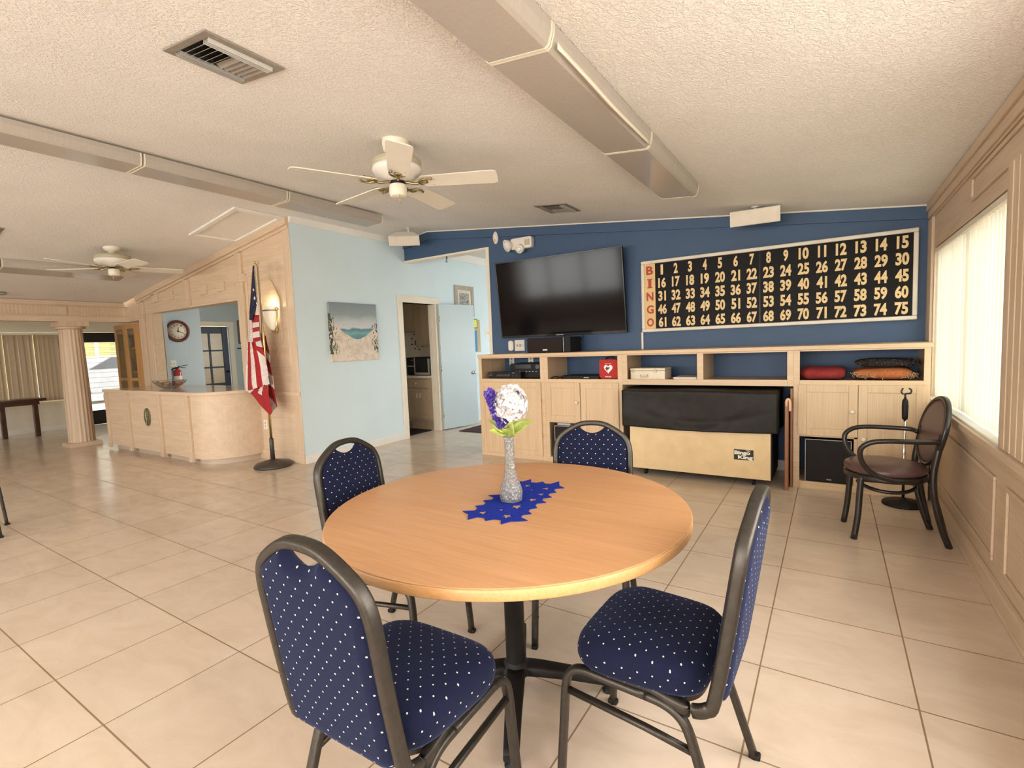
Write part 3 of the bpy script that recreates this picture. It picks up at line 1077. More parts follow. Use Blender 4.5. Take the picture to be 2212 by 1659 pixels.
# jagged star edge all round, longer points at the corners
def edge(a, b, n, o, big):
    a, b = Vector(a), Vector(b); d = (b - a); nn = Vector((d.y, -d.x)).normalized()
    r = []
    for i in range(n):
        q = (i + 0.5) / n
        r.append(a + d * (i / n + 0.10 / n) - nn * o * 0.25)
        r.append(a + d * (q - 0.10 / n) + nn * (o if i % big else o * 1.7) * rnd.uniform(0.7, 1.2))
        r.append(a + d * (q + 0.22 / n) - nn * o * 0.1)
    return [(p.x, p.y) for p in r]
outl += edge((-W_, -L_), (W_, -L_), 3, 0.022, 2)
outl += edge((W_, -L_), (W_, L_), 7, 0.020, 3)
outl += edge((W_, L_), (-W_, L_), 3, 0.022, 2)
outl += edge((-W_, L_), (-W_, -L_), 7, 0.020, 3)
holes = [star(x, y, r, q) for x, y, r, q in ((-0.055, -0.185, 0.024, 0.1), (0.045, -0.19, 0.026, 0.4), (-0.005, -0.135, 0.015, 0.2), (0.035, -0.085, 0.030, 0.15), (0.06, 0.01, 0.026, 0.5),
                                          (0.065, 0.085, 0.022, 0.2), (-0.03, 0.10, 0.022, 0.3), (0.055, 0.165, 0.024, 0.0), (-0.035, 0.18, 0.022, 0.6), (0.005, 0.135, 0.014, 0.3))]
vv, ff = fill2d(outl, holes)
m = MB()
Rz = Matrix.Rotation(math.radians(7.5), 4, 'Z')
P0 = [Rz @ Vector((v.x, v.y, 0)) + Vector((-1.030, 1.615, TZ + 0.0008)) for v in vv]
m.add(P0, ff, 0)
ro = m.build('table_runner', MT['felt'], label='royal blue felt runner with cut-out stars in the middle of the round table', cat='table runner')
so_ = ro.modifiers.new('thick', 'SOLIDIFY'); so_.thickness = 0.0022; so_.offset = 1

VX, VY, VZ = -1.040, 1.585, TZ + 0.0032
vg, n, b = new_mat('cut_glass')
b.inputs['Base Color'].default_value = (0.97, 0.985, 0.98, 1)
b.inputs['Roughness'].default_value = 0.04
b.inputs['IOR'].default_value = 1.3
b.inputs['Transmission Weight'].default_value = 0.85
vo = node(n, 'ShaderNodeTexVoronoi', Scale=95.0)
n.links.new(coords(n, (1, 1, 0.75)), vo.inputs['Vector'])
bump(n, b, vo.outputs['Distance'], 1.0, 0.006)
vs_ = thing('vase', 'tall slender cut-glass bud vase standing on the blue star runner', 'vase', (VX, VY, VZ))
prof = [(0.036, 0.0), (0.042, 0.004), (0.044, 0.020), (0.0445, 0.040), (0.041, 0.056), (0.033, 0.075), (0.026, 0.098), (0.0215, 0.125), (0.019, 0.16), (0.0182, 0.20), (0.0185, 0.235), (0.0205, 0.247), (0.0225, 0.252)]
inn = [(max(r - 0.0035, 0.001), max(h, 0.006)) for r, h in prof][::-1]
MB().lathe(prof + inn, (VX, VY, VZ), 36).build('body', vg, vs_)
MT['bead'] = plain('clear_glass_pebbles', (0.72, 0.74, 0.75), 0.08, 0.35, 0.25, 60)
bd_ = MB()
rnd = random.Random(11)
for k in range(70):
    a, r, z = rnd.uniform(0, 2 * PI), 0.031 * math.sqrt(rnd.random()), rnd.uniform(0.012, 0.056)
    bd_.ball((VX + r * math.cos(a), VY + r * math.sin(a), VZ + z), rnd.uniform(0.005, 0.0075), 7, 4)
ob = bd_.build('glass_pebbles', MT['bead'], vs_); ob['kind'] = 'stuff'

MT['petal_white'] = translucent('white_petal', (0.74, 0.72, 0.73), 0.2)
MT['petal_purple'] = plain('purple_petal', (0.10, 0.045, 0.36), 0.7, 0, 0.5, 120)
MT['petal_blue'] = plain('pale_violet_petal', (0.22, 0.22, 0.60), 0.7, 0, 0.4, 120)
MT['leaf'] = plain('yellow_green_leaf', (0.26, 0.31, 0.06), 0.55, 0, 0.4, 40)
MT['stem'] = plain('green_stem', (0.16, 0.24, 0.06), 0.6, 0, 0.2, 40)
MT['eye'] = plain('flower_eye', (0.35, 0.25, 0.12), 0.7)


def petal(mb, base, d, nrm, ln, wd, mi=0, cup=0.25):
    base, d, nrm = Vector(base), Vector(d).normalized(), Vector(nrm)
    nrm = (nrm - d * nrm.dot(d)).normalized()
    s_ = d.cross(nrm)
    def fn(u, v):
        wdt = wd * math.sin(PI * min(1, 0.12 + 0.88 * u) ** 0.8) ** 0.6 if u < 1 else 0.0
        x = (v - 0.5) * wdt
        return base + d * ln * u + s_ * x + nrm * (cup * ln * (u * u - 0.4 * u) + 0.12 * wd * math.cos(v * PI * 2))
    mb.grid(fn, 6, 5, mi)


def leaf(parent, base, d, ln, wd, bend=-0.4):
    m = MB()
    d = Vector(d).normalized(); up_ = FV * 0.75 + ZV * 0.6; s_ = d.cross(up_).normalized(); nn = s_.cross(d)
    def fn(u, v):
        wq = wd * math.sin(PI * u ** 0.75) * (1 - 0.15 * u)
        x = (v - 0.5) * wq
        return Vector(base) + d * ln * u + s_ * x + nn * (bend * ln * u * u + abs(v - 0.5) * wq * 0.5)
    m.grid(fn, 11, 5)
    o = m.build('leaf', MT['leaf'], parent)
    q = o.modifiers.new('t', 'SOLIDIFY'); q.thickness = 0.0008
    return o


# camera-right at the table is roughly (0.84, 0.54, 0)
RV, FV, ZV = Vector((0.842, 0.54, 0)), Vector((0.54, -0.842, 0)), Vector((0, 0, 1))
VT = Vector((VX, VY, VZ))
hy = thing('white_hydrangea', 'white artificial hydrangea bloom in the glass vase', 'flower', (VX, VY, VZ + 0.02))
hc = VT + RV * 0.012 + ZV * 0.375 + FV * 0.01
MB().tube(spline([VT + ZV * 0.03, VT + ZV * 0.18 + RV * 0.004, VT + ZV * 0.27 + RV * 0.006, hc - ZV * 0.02], 5), 0.0025, 8).build('stem', MT['stem'], hy)
bl = MB()
rnd = random.Random(5)
for k in range(46):
    q = (k + 0.5) / 46
    zz = 1 - 1.75 * q; a = k * 2.399963
    rr = math.sqrt(max(0, 1 - zz * zz))
    d = (RV * math.cos(a) * rr + FV * math.sin(a) * rr + ZV * zz).normalized()
    c = hc + Vector((d.x * 0.052, d.y * 0.052, d.z * 0.060)) * rnd.uniform(0.85, 1.15)
    t1 = d.orthogonal().normalized(); t2 = d.cross(t1)
    r0 = rnd.uniform(0, PI)
    for j in range(4):
        aa = r0 + j * PI / 2
        dd = t1 * math.cos(aa) + t2 * math.sin(aa) + d * 0.25
        petal(bl, c, dd, d, rnd.uniform(0.027, 0.034), rnd.uniform(0.022, 0.028), 0, -0.25)
    bl.ball(c + d * 0.003, 0.0022, 6, 4, mi=1)
bl.ball(hc, 0.036, 14, 8)
bl.build('bloom', [MT['petal_white'], MT['eye']], hy, weld=False)
leaf(hy, VT + ZV * 0.262 + RV * 0.004, RV + ZV * 0.8 + FV * 0.2, 0.100, 0.052, -0.42)
leaf(hy, VT + ZV * 0.255, FV + ZV * 1.2 + RV * 0.15, 0.07, 0.055, -0.3)
leaf(hy, VT + ZV * 0.262, RV * 0.4 - FV + ZV * 0.8, 0.07, 0.04, -0.3)
dl = thing('purple_delphinium', 'purple artificial flower spike leaning left in the glass vase', 'flower', (VX, VY, VZ + 0.02))
s0, s1 = VT + ZV * 0.265 - RV * 0.006, VT + ZV * 0.425 - RV * 0.068 + FV * 0.012
MB().tube(spline([VT + ZV * 0.03 - RV * 0.004, VT + ZV * 0.2 - RV * 0.006, s0, (s0 + s1) / 2 + RV * 0.004, s1], 5), 0.0022, 8).build('stem', MT['stem'], dl)
sp_ = MB()
ax = (s1 - s0).normalized(); e1 = ax.orthogonal().normalized(); e2 = ax.cross(e1)
for k in range(80):
    q = k / 79
    c0 = s0 + (s1 - s0) * (0.12 + 0.88 * q)
    a = k * 2.4
    rad = 0.030 * (1 - 0.4 * q)
    d = (e1 * math.cos(a) + e2 * math.sin(a) + ax * 0.35).normalized()
    c = c0 + d * rad * 0.5
    t1 = d.orthogonal().normalized(); t2 = d.cross(t1)
    for j in range(4):
        aa = j * PI / 2 + k
        petal(sp_, c, t1 * math.cos(aa) + t2 * math.sin(aa) + d * 0.9, d, 0.021 * (1 - 0.25 * q), 0.016, 1 if (k + j) % 6 == 0 else 0, 0.2)
sp_.build('blossom_spike', [MT['petal_purple'], MT['petal_blue']], dl, weld=False)
leaf(dl, VT + ZV * 0.270 - RV * 0.006, -RV + ZV * 0.9 + FV * 0.3, 0.085, 0.048, -0.2)
leaf(dl, VT + ZV * 0.262 - RV * 0.004, -RV * 0.9 + ZV * 0.35 + FV * 0.5, 0.080, 0.042, -0.15)
leaf(dl, VT + ZV * 0.258 - RV * 0.002, -RV * 0.6 + ZV * 1.0 - FV * 0.3, 0.085, 0.046, -0.2)
# ================================================================== wall of storage units
YF = 4.944
OX_, OZ_ = MT['oak_x'], MT['oak_z']
TOPZ = 1.235


def panel_door(parent, x0, x1, z0, z1, knob=None, keyhole=None, hinge=None):
    d = MB()
    y = YF - 0.019
    w_ = 0.062
    d.box(x0, x0 + w_, y, YF, z0, z1); d.box(x1 - w_, x1, y, YF, z0, z1)
    d.box(x0 + w_, x1 - w_, y, YF, z0, z0 + w_); d.box(x0 + w_, x1 - w_, y, YF, z1 - w_, z1)
    d.box(x0 + w_ - 0.002, x1 - w_ + 0.002, y + 0.008, YF, z0 + w_ - 0.002, z1 - w_ + 0.002)
    o = d.build('door', OZ_, parent, bevel=0.003)
    if knob:
        MB().lathe([(0.006, 0.0), (0.006, -0.012), (0.014, -0.016), (0.018, -0.024), (0.015, -0.032), (0.004, -0.035)], (knob[0], y, knob[1]), 18, 'y').build('knob', MT['cream'], o)
    if keyhole:
        MB().lathe([(0.012, 0.0), (0.012, -0.003), (0.004, -0.004)], (keyhole[0], y, keyhole[1]), 14, 'y').build('keyhole', MT['brass'], o)
    for h in hinge or ():
        MB().lathe([(0.004, h[1] - 0.02), (0.004, h[1] + 0.02)], (h[0], y + 0.004, 0), 8).build('hinge', MT['brass'], o)
    return o


def carcass(parent, x0, x1, shelf=0.93, z0=0.0):
    c = MB()
    yb = YB - 0.02
    c.box(x0, x0 + 0.018, YF + 0.018, yb, z0, 1.195); c.box(x1 - 0.018, x1, YF + 0.018, yb, z0, 1.195)
    c.box(x0 + 0.018, x1 - 0.018, YF + 0.018, yb, shelf - 0.018, shelf)
    return c


# --- far-left unit
A = thing('storage_cabinet', 'leftmost storage cabinet, tall single door under a shelf holding black hi-fi gear', 'cabinet', (-3.19, 5.2, 0))
c = carcass(A, -3.645, -2.735); c.box(-3.627, -2.753, YF + 0.018, YB - 0.02, 0.06, 0.078); c.build('carcass', OZ_, A, bevel=0.001)
f = MB()
f.box(-3.645, -3.60, YF, YF + 0.018, 0.0, 1.2); f.box(-2.785, -2.735, YF, YF + 0.018, 0, 1.2)
f.box(-3.60, -2.785, YF, YF + 0.018, 0.90, 0.944); f.box(-3.60, -2.785, YF, YF + 0.018, 1.188, 1.2); f.box(-3.60, -2.785, YF, YF + 0.018, 0, 0.075)
f.build('face_frame', OX_, A, bevel=0.002)
d = panel_door(A, -3.625, -2.775, 0.05, 0.905, hinge=[(-2.773, 0.30), (-2.773, 0.70)])
MB().box(-3.24, -3.19, YF - 0.0195, YF, 0.112, 0.843).build('middle_stile', OZ_, d, bevel=0.002)
# --- second unit
B = thing('storage_cabinet', 'storage cabinet with the red defibrillator case on its shelf and two doors below', 'cabinet', (-2.275, 5.2, 0))
c = carcass(B, -2.735, -1.815)
c.box(-2.717, -1.833, YF + 0.018, YB - 0.02, 0.452, 0.468); c.box(-2.29, -2.275, YF + 0.018, YB - 0.02, 0.04, 0.9); c.box(-2.717, -1.833, YF + 0.018, YB - 0.02, 0.035, 0.053)
c.build('carcass', OZ_, B, bevel=0.001)
f = MB()
f.box(-2.735, -2.685, YF, YF + 0.018, 0, 1.2); f.box(-1.865, -1.815, YF, YF + 0.018, 0, 1.2)
f.box(-2.685, -1.865, YF, YF + 0.018, 0.90, 0.944); f.box(-2.685, -1.865, YF, YF + 0.018, 1.188, 1.2)
f.box(-2.685, -1.865, YF, YF + 0.018, 0, 0.058); f.box(-2.685, -2.27, YF, YF + 0.018, 0.455, 0.48); f.box(-2.30, -2.265, YF, YF + 0.018, 0.058, 0.90)
f.build('face_frame', OX_, B, bevel=0.002)
panel_door(B, -2.708, -2.292, 0.475, 0.905, knob=(-2.325, 0.69))
panel_door(B, -2.282, -1.855, 0.05, 0.905)
# --- bridging shelf
Cc = thing('bridge_shelf', 'long two-bay shelf spanning over the black-covered bingo machine', 'shelf', (-1.045, 5.2, 0.88))
c = MB()
c.box(-1.815, -1.797, YF + 0.018, YB - 0.02, 0.89, 1.195); c.box(-0.293, -0.275, YF + 0.018, YB - 0.02, 0.89, 1.195)
c.box(-1.797, -0.293, YF + 0.018, YB - 0.02, 0.912, 0.93); c.box(-1.065, -1.03, YF + 0.018, YB - 0.02, 0.93, 1.195)
c.build('carcass', OZ_, Cc, bevel=0.001)
f = MB()
f.box(-1.815, -1.762, YF, YF + 0.018, 0.888, 1.2); f.box(-0.323, -0.275, YF, YF + 0.018, 0.888, 1.2); f.box(-1.075, -1.018, YF, YF + 0.018, 0.944, 1.188)
f.box(-1.762, -0.323, YF, YF + 0.018, 0.888, 0.944); f.box(-1.762, -0.323, YF, YF + 0.018, 1.188, 1.2)
f.build('face_frame', OX_, Cc, bevel=0.002)
# --- right unit
D = thing('storage_cabinet', 'rightmost storage cabinet with folded cushions on its shelf, by the window blinds', 'cabinet', (0.185, 5.2, 0))
c = carcass(D, -0.275, 0.645)
c.box(-0.257, 0.627, YF + 0.018, YB - 0.02, 0.452, 0.468); c.box(0.17, 0.185, YF + 0.018, YB - 0.02, 0.04, 0.9); c.box(-0.257, 0.627, YF + 0.018, YB - 0.02, 0.035, 0.058)
c.build('carcass', OZ_, D, bevel=0.001)
f = MB()
f.box(-0.275, -0.227, YF, YF + 0.018, 0, 1.2); f.box(0.603, 0.645, YF, YF + 0.018, 0, 1.2)
f.box(-0.227, 0.603, YF, YF + 0.018, 0.90, 0.942); f.box(-0.227, 0.603, YF, YF + 0.018, 1.188, 1.2)
f.box(-0.227, 0.603, YF, YF + 0.018, 0, 0.062); f.box(-0.227, 0.19, YF, YF + 0.018, 0.455, 0.48); f.box(0.163, 0.20, YF, YF + 0.018, 0.062, 0.90)
f.build('face_frame', OX_, D, bevel=0.002)
panel_door(D, -0.238, 0.186, 0.471, 0.905, knob=(0.148, 0.685))
panel_door(D, 0.190, 0.620, 0.05, 0.905, knob=(0.226, 0.462), keyhole=(0.226, 0.42))
# --- continuous top
MB().box(-3.655, 0.655, YF - 0.004, YB, 1.2005, TOPZ).build('cabinet_top', OX_, label='continuous pale oak board along the top of all the storage cabinets', cat='countertop', bevel=0.003)

# ================================================================== things on and in the cabinets
# hi-fi receiver and disc player
t = thing('receiver', 'bulky black hi-fi receiver with a round dial, behind the disc player', 'receiver', (-3.06, 5.22, 0.932))
MB().box(-3.27, -2.80, 5.08, 5.42, 0.945, 1.115).build('case', MT['black'], t, bevel=0.004)
MB().box(-3.20, -2.98, 5.076, 5.082, 1.055, 1.10).build('display', MT['blackgloss'], t)
MB().lathe([(0.034, 0.0), (0.032, -0.02), (0.025, -0.022)], (-2.885, 5.08, 1.075), 24, 'y').build('volume_dial', plain('dark_grey_knob', (0.03, 0.03, 0.032), 0.3), t)
m = MB()
for k in range(7): m.cbox((-3.18 + k * 0.045, 5.078, 1.02), (0.02, 0.006, 0.009))
m.build('button_row', MT['grey'], t)
for x in (-3.24, -2.83): MB().lathe([(0.02, 0.932), (0.02, 0.945)], (x, 5.13, 0), 12).build('foot', MT['black'], t)
t = thing('disc_player', 'slim black disc player at the front left of the leftmost cabinet shelf', 'disc player', (-3.30, 5.03, 0.932))
MB().box(-3.53, -3.07, 4.985, 5.075, 0.940, 1.022).build('case', MT['black'], t, bevel=0.003)
m = MB(); text(m, 'SONY', -3.49, 1.008, 0.035, 0.008, (0, 4.985, 0), (1, 0, 0), (0, 0, 1), 0.001, N=(0, -1, 0))
for k in range(8): m.cbox((-3.40 + k * 0.024, 4.984, 0.975 + 0.012 * (k % 2)), (0.015, 0.003, 0.005))
m.cbox((-3.50, 4.984, 0.985), (0.05, 0.003, 0.004)); m.cbox((-3.17, 4.984, 1.01), (0.03, 0.003, 0.005))
m.build('markings', MT['grey'], t)
m = MB()
for x in (-3.24, -3.18, -3.12): m.lathe([(0.008, 0), (0.007, -0.006)], (x, 4.985, 0.975), 12, 'y')
m.build('button_row', plain('dark_buttons', (0.04, 0.04, 0.042), 0.35), t)
for x in (-3.49, -3.10): MB().lathe([(0.012, 0.932), (0.012, 0.940)], (x, 5.02, 0), 12).build('foot', MT['plastic'], t)
# cable box lying flat on the second shelf with a cord
t = thing('cable_box', 'flat black cable box lying left on the shelf beside the red case', 'cable box', (-2.40, 5.15, 0.932))
MB().box(-2.55, -2.12, 5.06, 5.30, 0.933, 0.972).build('case', MT['black'], t, bevel=0.004)
m = MB().tube(spline([(-2.57, 5.10, 0.94), (-2.64, 5.06, 0.962), (-2.68, 5.02, 0.95), (-2.62, 5.0, 0.94), (-2.52, 5.03, 0.975), (-2.50, 5.09, 0.965)], 5), 0.006, 8)
m.build('cord', MT['black'], t)
MB().box(-2.30, -2.24, 5.058, 5.061, 0.945, 0.958).build('badge', MT['grey'], t)
# defibrillator case
t = thing('defibrillator_case', 'red soft defibrillator case with a white heart symbol on the cabinet shelf', 'first aid case', (-1.985, 5.08, 0.932))
m = MB(); pr = rrect(0.215, 0.205, 0.03, 4)
m.prism([(a - 1.985, b + 1.0475) for a, b in pr], 5.0, 5.13, 'xz'); m.build('case', MT['red'], t, bevel=0.008)
m = MB().tube(spline([(-2.04, 5.06, 1.148), (-2.02, 5.06, 1.165), (-1.985, 5.06, 1.169), (-1.95, 5.06, 1.165), (-1.93, 5.06, 1.148)], 4), 0.009, 8); m.build('carry_handle', MT['black'], t)
ht = [(0, -0.05)]
for k in range(1, 40):
    a = PI + 2 * PI * k / 40
    ht.append((0.0033 * 16 * math.sin(a) ** 3 * -1, 0.0033 * (13 * math.cos(a) - 5 * math.cos(2 * a) - 2 * math.cos(3 * a) - math.cos(4 * a))))
m = MB().prism([(-1.985 + x * 0.92, 1.052 + z) for x, z in ht[1:]], 4.991, 4.9925, 'xz')
text(m, 'HEARTSTART', -1.985, 1.105, 0.075, 0.008, (0, 4.9915, 0), (1, 0, 0), (0, 0, 1), 0.001, N=(0, -1, 0))
text(m, 'PHILIPS', -1.985, 0.966, 0.066, 0.013, (0, 4.9915, 0), (1, 0, 0), (0, 0, 1), 0.001, bold=0.03, N=(0, -1, 0))
m.build('heart_symbol', plain('white_print', (0.85, 0.82, 0.8), 0.6), t)
m = MB().prism([(-2.018, 1.052), (-2.0, 1.075), (-1.988, 1.062), (-1.975, 1.07), (-1.965, 1.06), (-1.975, 1.055), (-1.985, 1.04), (-1.995, 1.045), (-1.99, 1.025), (-2.003, 1.035)], 4.9895, 4.991, 'xz')
m.build('symbol_mark', plain('dark_red_print', (0.2, 0.02, 0.03), 0.7), t)
# cash box and papers
t = thing('cash_box', 'cream metal cash box in the left bay of the bridging shelf', 'cash box', (-1.58, 5.15, 0.932))
cb = plain('cream_enamel', (0.70, 0.62, 0.46), 0.35)
MB().box(-1.755, -1.40, 5.02, 5.26, 0.932, 1.025).build('body', cb, t, bevel=0.006)
MB().box(-1.757, -1.398, 5.018, 5.262, 1.026, 1.052).build('lid', cb, t, bevel=0.006)
for x in (-1.72, -1.49): MB().cbox((x, 5.014, 1.025), (0.02, 0.008, 0.035)).build('latch', plain('tan_latch', (0.55, 0.47, 0.34), 0.4), t, bevel=0.003)
m = MB(); m.tube([(-1.645, 5.016, 0.985), (-1.645, 5.006, 0.965), (-1.575, 5.006, 0.965), (-1.575, 5.016, 0.985)], 0.004, 8); m.cbox((-1.61, 5.017, 0.972), (0.085, 0.004, 0.03)); m.build('handle', plain('tan_handle', (0.60, 0.52, 0.37), 0.4), t)
t = thing('paper_stack', 'low stack of white paper lying right of the cash box', 'papers', (-1.20, 5.12, 0.932))
m = MB()
for k in range(5): m.cbox((-1.20 + 0.004 * (k % 3), 5.12 + 0.003 * (k % 2), 0.936 + 0.006 * k), (0.22, 0.28, 0.0055), rot=Matrix.Rotation(0.02 * (k % 3 - 1), 3, 'Z'))
m.build('sheets', plain('white_paper', (0.75, 0.71, 0.62), 0.8), t)
# cushions
def cushion(mb, c, sx, sy, sz, seed):
    r_ = random.Random(seed)
    ph = [r_.uniform(0, 6) for _ in range(4)]
    def fn(u, v):
        a = 2 * PI * u; th = PI * v - PI / 2
        def sg(q, p): return math.copysign(abs(q) ** p, q)
        x = sg(math.cos(a), 0.55) * sg(math.cos(th), 0.5); y = sg(math.sin(a), 0.55) * sg(math.cos(th), 0.5); z = sg(math.sin(th), 0.9)
        wob = 1 + 0.05 * math.sin(4 * a + ph[0]) * math.cos(th) + 0.04 * math.sin(7 * a + ph[1])
        return (c[0] + sx * x * wob, c[1] + sy * y * wob, c[2] + sz * z * (1 + 0.08 * math.sin(3 * x + ph[2]) + 0.06 * math.sin(5 * y + ph[3])))
    mb.grid(fn, 40, 18, cu=True)
t = thing('red_cushion', 'plain red cushion at the left of the right-hand cabinet shelf', 'cushion', (-0.06, 5.16, 0.932))
m = MB(); cushion(m, (-0.058, 5.17, 0.992), 0.165, 0.20, 0.058, 1); m.build('cover', plain('dark_red_cloth', (0.27, 0.022, 0.022), 0.85, 0, 0.18, 60, 0.3, 300), t)
def fringe(x0, x1, y0, z, n, ln, seed, parent, mt, fz=0.02):
    r_ = random.Random(seed); m = MB()
    for k in range(n):
        x = x0 + (x1 - x0) * k / (n - 1)
        z0 = z + r_.uniform(-fz, fz)
        pts = [Vector((x, y0 + 0.02, z0))]
        for j in range(3): pts.append(pts[-1] + Vector((r_.uniform(-0.014, 0.014), -ln / 3 * r_.uniform(0.6, 1.1), r_.uniform(-0.012, 0.009))))
        m.tube(spline(pts, 3), 0.0028, 5)
    return m.build('fringe', mt, parent)
tan = plain('tan_fringe', (0.50, 0.33, 0.18), 0.9, 0, 0.3, 80)
t = thing('orange_cushion', 'flat rust-orange cushion with a tan fringe under the dark blanket', 'cushion', (0.35, 5.16, 0.932))
m = MB(); cushion(m, (0.358, 5.19, 0.989), 0.208, 0.19, 0.048, 2); m.build('cover', plain('rust_cloth', (0.42, 0.13, 0.04), 0.85, 0, 0.2, 50, 0.3, 300), t)
ob = fringe(0.15, 0.578, 5.03, 0.984, 150, 0.045, 3, t, tan, 0.014); ob['kind'] = 'stuff'
t = thing('dark_blanket', 'dark patterned folded throw with fringe lying on the orange cushion', 'blanket', (0.38, 5.2, 1.03))
dk, n, b = new_mat('dark_woven_pattern')
vo = node(n, 'ShaderNodeTexVoronoi', Scale=38.0)
n.links.new(coords(n), vo.inputs['Vector'])
n.links.new(ramp(n, vo.outputs['Distance'], [(0.15, (0.16, 0.10, 0.05)), (0.3, (0.012, 0.011, 0.012)), (0.7, (0.02, 0.016, 0.014))]), b.inputs['Base Color'])
b.inputs['Roughness'].default_value = 0.95
m = MB(); cushion(m, (0.385, 5.22, 1.073), 0.205, 0.18, 0.034, 4); m.build('cloth', dk, t)
ob = fringe(0.18, 0.58, 5.06, 1.08, 110, 0.04, 8, t, plain('dark_fringe', (0.06, 0.045, 0.03), 0.95, 0, 0.5, 80)); ob['kind'] = 'stuff'
# subwoofers in the low niches
def sub(name, lab, x0, x1, y0, z0, z1):
    t = thing(name, lab, 'speaker', ((x0 + x1) / 2, y0 + 0.2, z0))
    MB().box(x0, x1, y0, y0 + 0.38, z0, z1).build('case', MT['black'], t, bevel=0.004)
    MB().box(x0 + 0.012, x1 - 0.012, y0 - 0.014, y0 - 0.001, z0 + 0.012, z1 - 0.012).build('grille', plain('speaker_cloth', (0.016, 0.013, 0.014), 0.95, 0, 0.2, 200), t, bevel=0.004)
    m = MB()
    m.box(x0 + 0.004, x1 - 0.004, y0 - 0.010, y0 - 0.002, z1 - 0.008, z1 - 0.001); m.box(x0 + 0.002, x0 + 0.008, y0 - 0.010, y0 - 0.002, z0, z1); m.box(x1 - 0.008, x1 - 0.002, y0 - 0.010, y0 - 0.002, z0, z1)
    m.build('edge_trim', MT['grey'], t)
    m = MB(); m.cbox(((x0 + x1) / 2 + 0.01, y0 - 0.016, z0 + 0.028), (0.035, 0.004, 0.008)); m.build('badge', MT['grey'], t)
sub('subwoofer', 'black floor speaker in the niche under the small left door of the rightmost cabinet', -0.188, 0.152, 4.98, 0.060, 0.432)
sub('subwoofer', 'black floor speaker in the niche behind the far banquet chair', -2.64, -2.31, 4.98, 0.055, 0.415)
t = thing('note_pad', 'small pale box on top of the floor speaker behind the far chair', 'box', (-2.53, 5.02, 0.416))
MB().box(-2.61, -2.45, 4.99, 5.06, 0.416, 0.442).build('box', plain('pale_grey_card', (0.45, 0.44, 0.42), 0.7), t, bevel=0.003)
# centre speaker under the television
t = thing('centre_speaker', 'black wide loudspeaker on the cabinet top below the television', 'speaker', (-2.78, 5.2, TOPZ))
MB().box(-3.03, -2.475, 5.11, 5.40, TOPZ, TOPZ + 0.175).build('case', MT['black'], t, bevel=0.006)
MB().box(-3.03, -2.57, 5.092, 5.109, TOPZ + 0.004, TOPZ + 0.172).build('grille', plain('brown_black_grille', (0.018, 0.011, 0.011), 0.95, 0, 0.2, 200), t, bevel=0.005)
MB().lathe([(0.006, 0), (0.006, 0.165)], (-2.556, 5.10, TOPZ + 0.005), 10).build('edge_strip', MT['grey'], t)
MB().cbox((-2.79, 5.09, TOPZ + 0.034), (0.06, 0.004, 0.016)).build('badge', MT['plastic'], t, bevel=0.002)

# ================================================================== television
t = thing('television', 'large wall-hung flat television with a black screen, tilted slightly down', 'television', (-2.77, 5.46, 1.42))
Rt = Matrix.Translation((-2.765, 5.385, 1.90)) @ Matrix.Rotation(math.radians(1.2), 4, 'Z') @ Matrix.Rotation(math.radians(6.5), 4, 'X')
def tvb(x0, x1, y0, y1, z0, z1): return MB().box(x0, x1, y0, y1, z0, z1).xf(Rt)
tvb(-0.83, 0.83, 0.0, 0.035, -0.475, 0.475).merge(MB().box(-0.55, 0.55, 0.035, 0.07, -0.40, 0.2).xf(Rt)).build('back_shell', MT['black'], t, bevel=0.006)
m = MB()
for a in ((-0.83, 0.83, 0.462, 0.475), (-0.83, 0.83, -0.475, -0.445), (-0.83, -0.818, -0.445, 0.462), (0.818, 0.83, -0.445, 0.462)): m.box(a[0], a[1], -0.006, 0.0, a[2], a[3])
m.xf(Rt).build('bezel', MT['blackgloss'], t, bevel=0.002)
sg_, n, b = new_mat('dark_lcd_panel')
b.inputs['Base Color'].default_value = (0.006, 0.005, 0.006, 1); b.inputs['Roughness'].default_value = 0.10; b.inputs['Specular IOR Level'].default_value = 0.22
tvb(-0.818, 0.818, -0.003, -0.001, -0.445, 0.462).build('screen', sg_, t)
m = MB(); m.box(-0.05, 0.05, -0.008, -0.006, -0.466, -0.457); m.xf(Rt); m.build('logo_plate', MT['grey'], t)
MB().box(-3.0, -2.5, 5.47, YB, 1.75, 2.05).build('wall_mount', MT['darkmetal'], t)
MB().tube(spline([(-2.52, 5.44, 1.45), (-2.47, 5.45, 1.42), (-2.55, 5.47, 1.32), (-2.60, 5.47, 1.25)], 5), 0.004, 6).build('cable', MT['black'], t)

# ================================================================== bingo flashboard
BX0, BX1, BZ0, BZ1, BYf = -1.768, 0.613, 1.422, 2.192, YB - 0.055
t = thing('bingo_board', 'long black bingo number board with a pale frame on the navy wall', 'bingo board', ((BX0 + BX1) / 2, YB - 0.03, BZ0))
m = MB()
fwid = 0.035
m.box(BX0, BX1, BYf - 0.012, YB, BZ0, BZ0 + fwid); m.box(BX0, BX1, BYf - 0.012, YB, BZ1 - fwid, BZ1)
m.box(BX0, BX0 + fwid, BYf - 0.012, YB, BZ0 + fwid, BZ1 - fwid); m.box(BX1 - fwid, BX1, BYf - 0.012, YB, BZ0 + fwid, BZ1 - fwid)
m.build('frame', plain('cream_aluminium', (0.72, 0.66, 0.56), 0.4), t, bevel=0.008)
PX0, PX1, PZ0, PZ1 = BX0 + fwid, BX1 - fwid, BZ0 + fwid, BZ1 - fwid
LX = PX0 + 0.118
MB().box(LX, PX1, BYf, YB - 0.005, PZ0, PZ1).build('number_panel', plain('black_acrylic', (0.006, 0.005, 0.005), 0.5, spec=0.15), t)
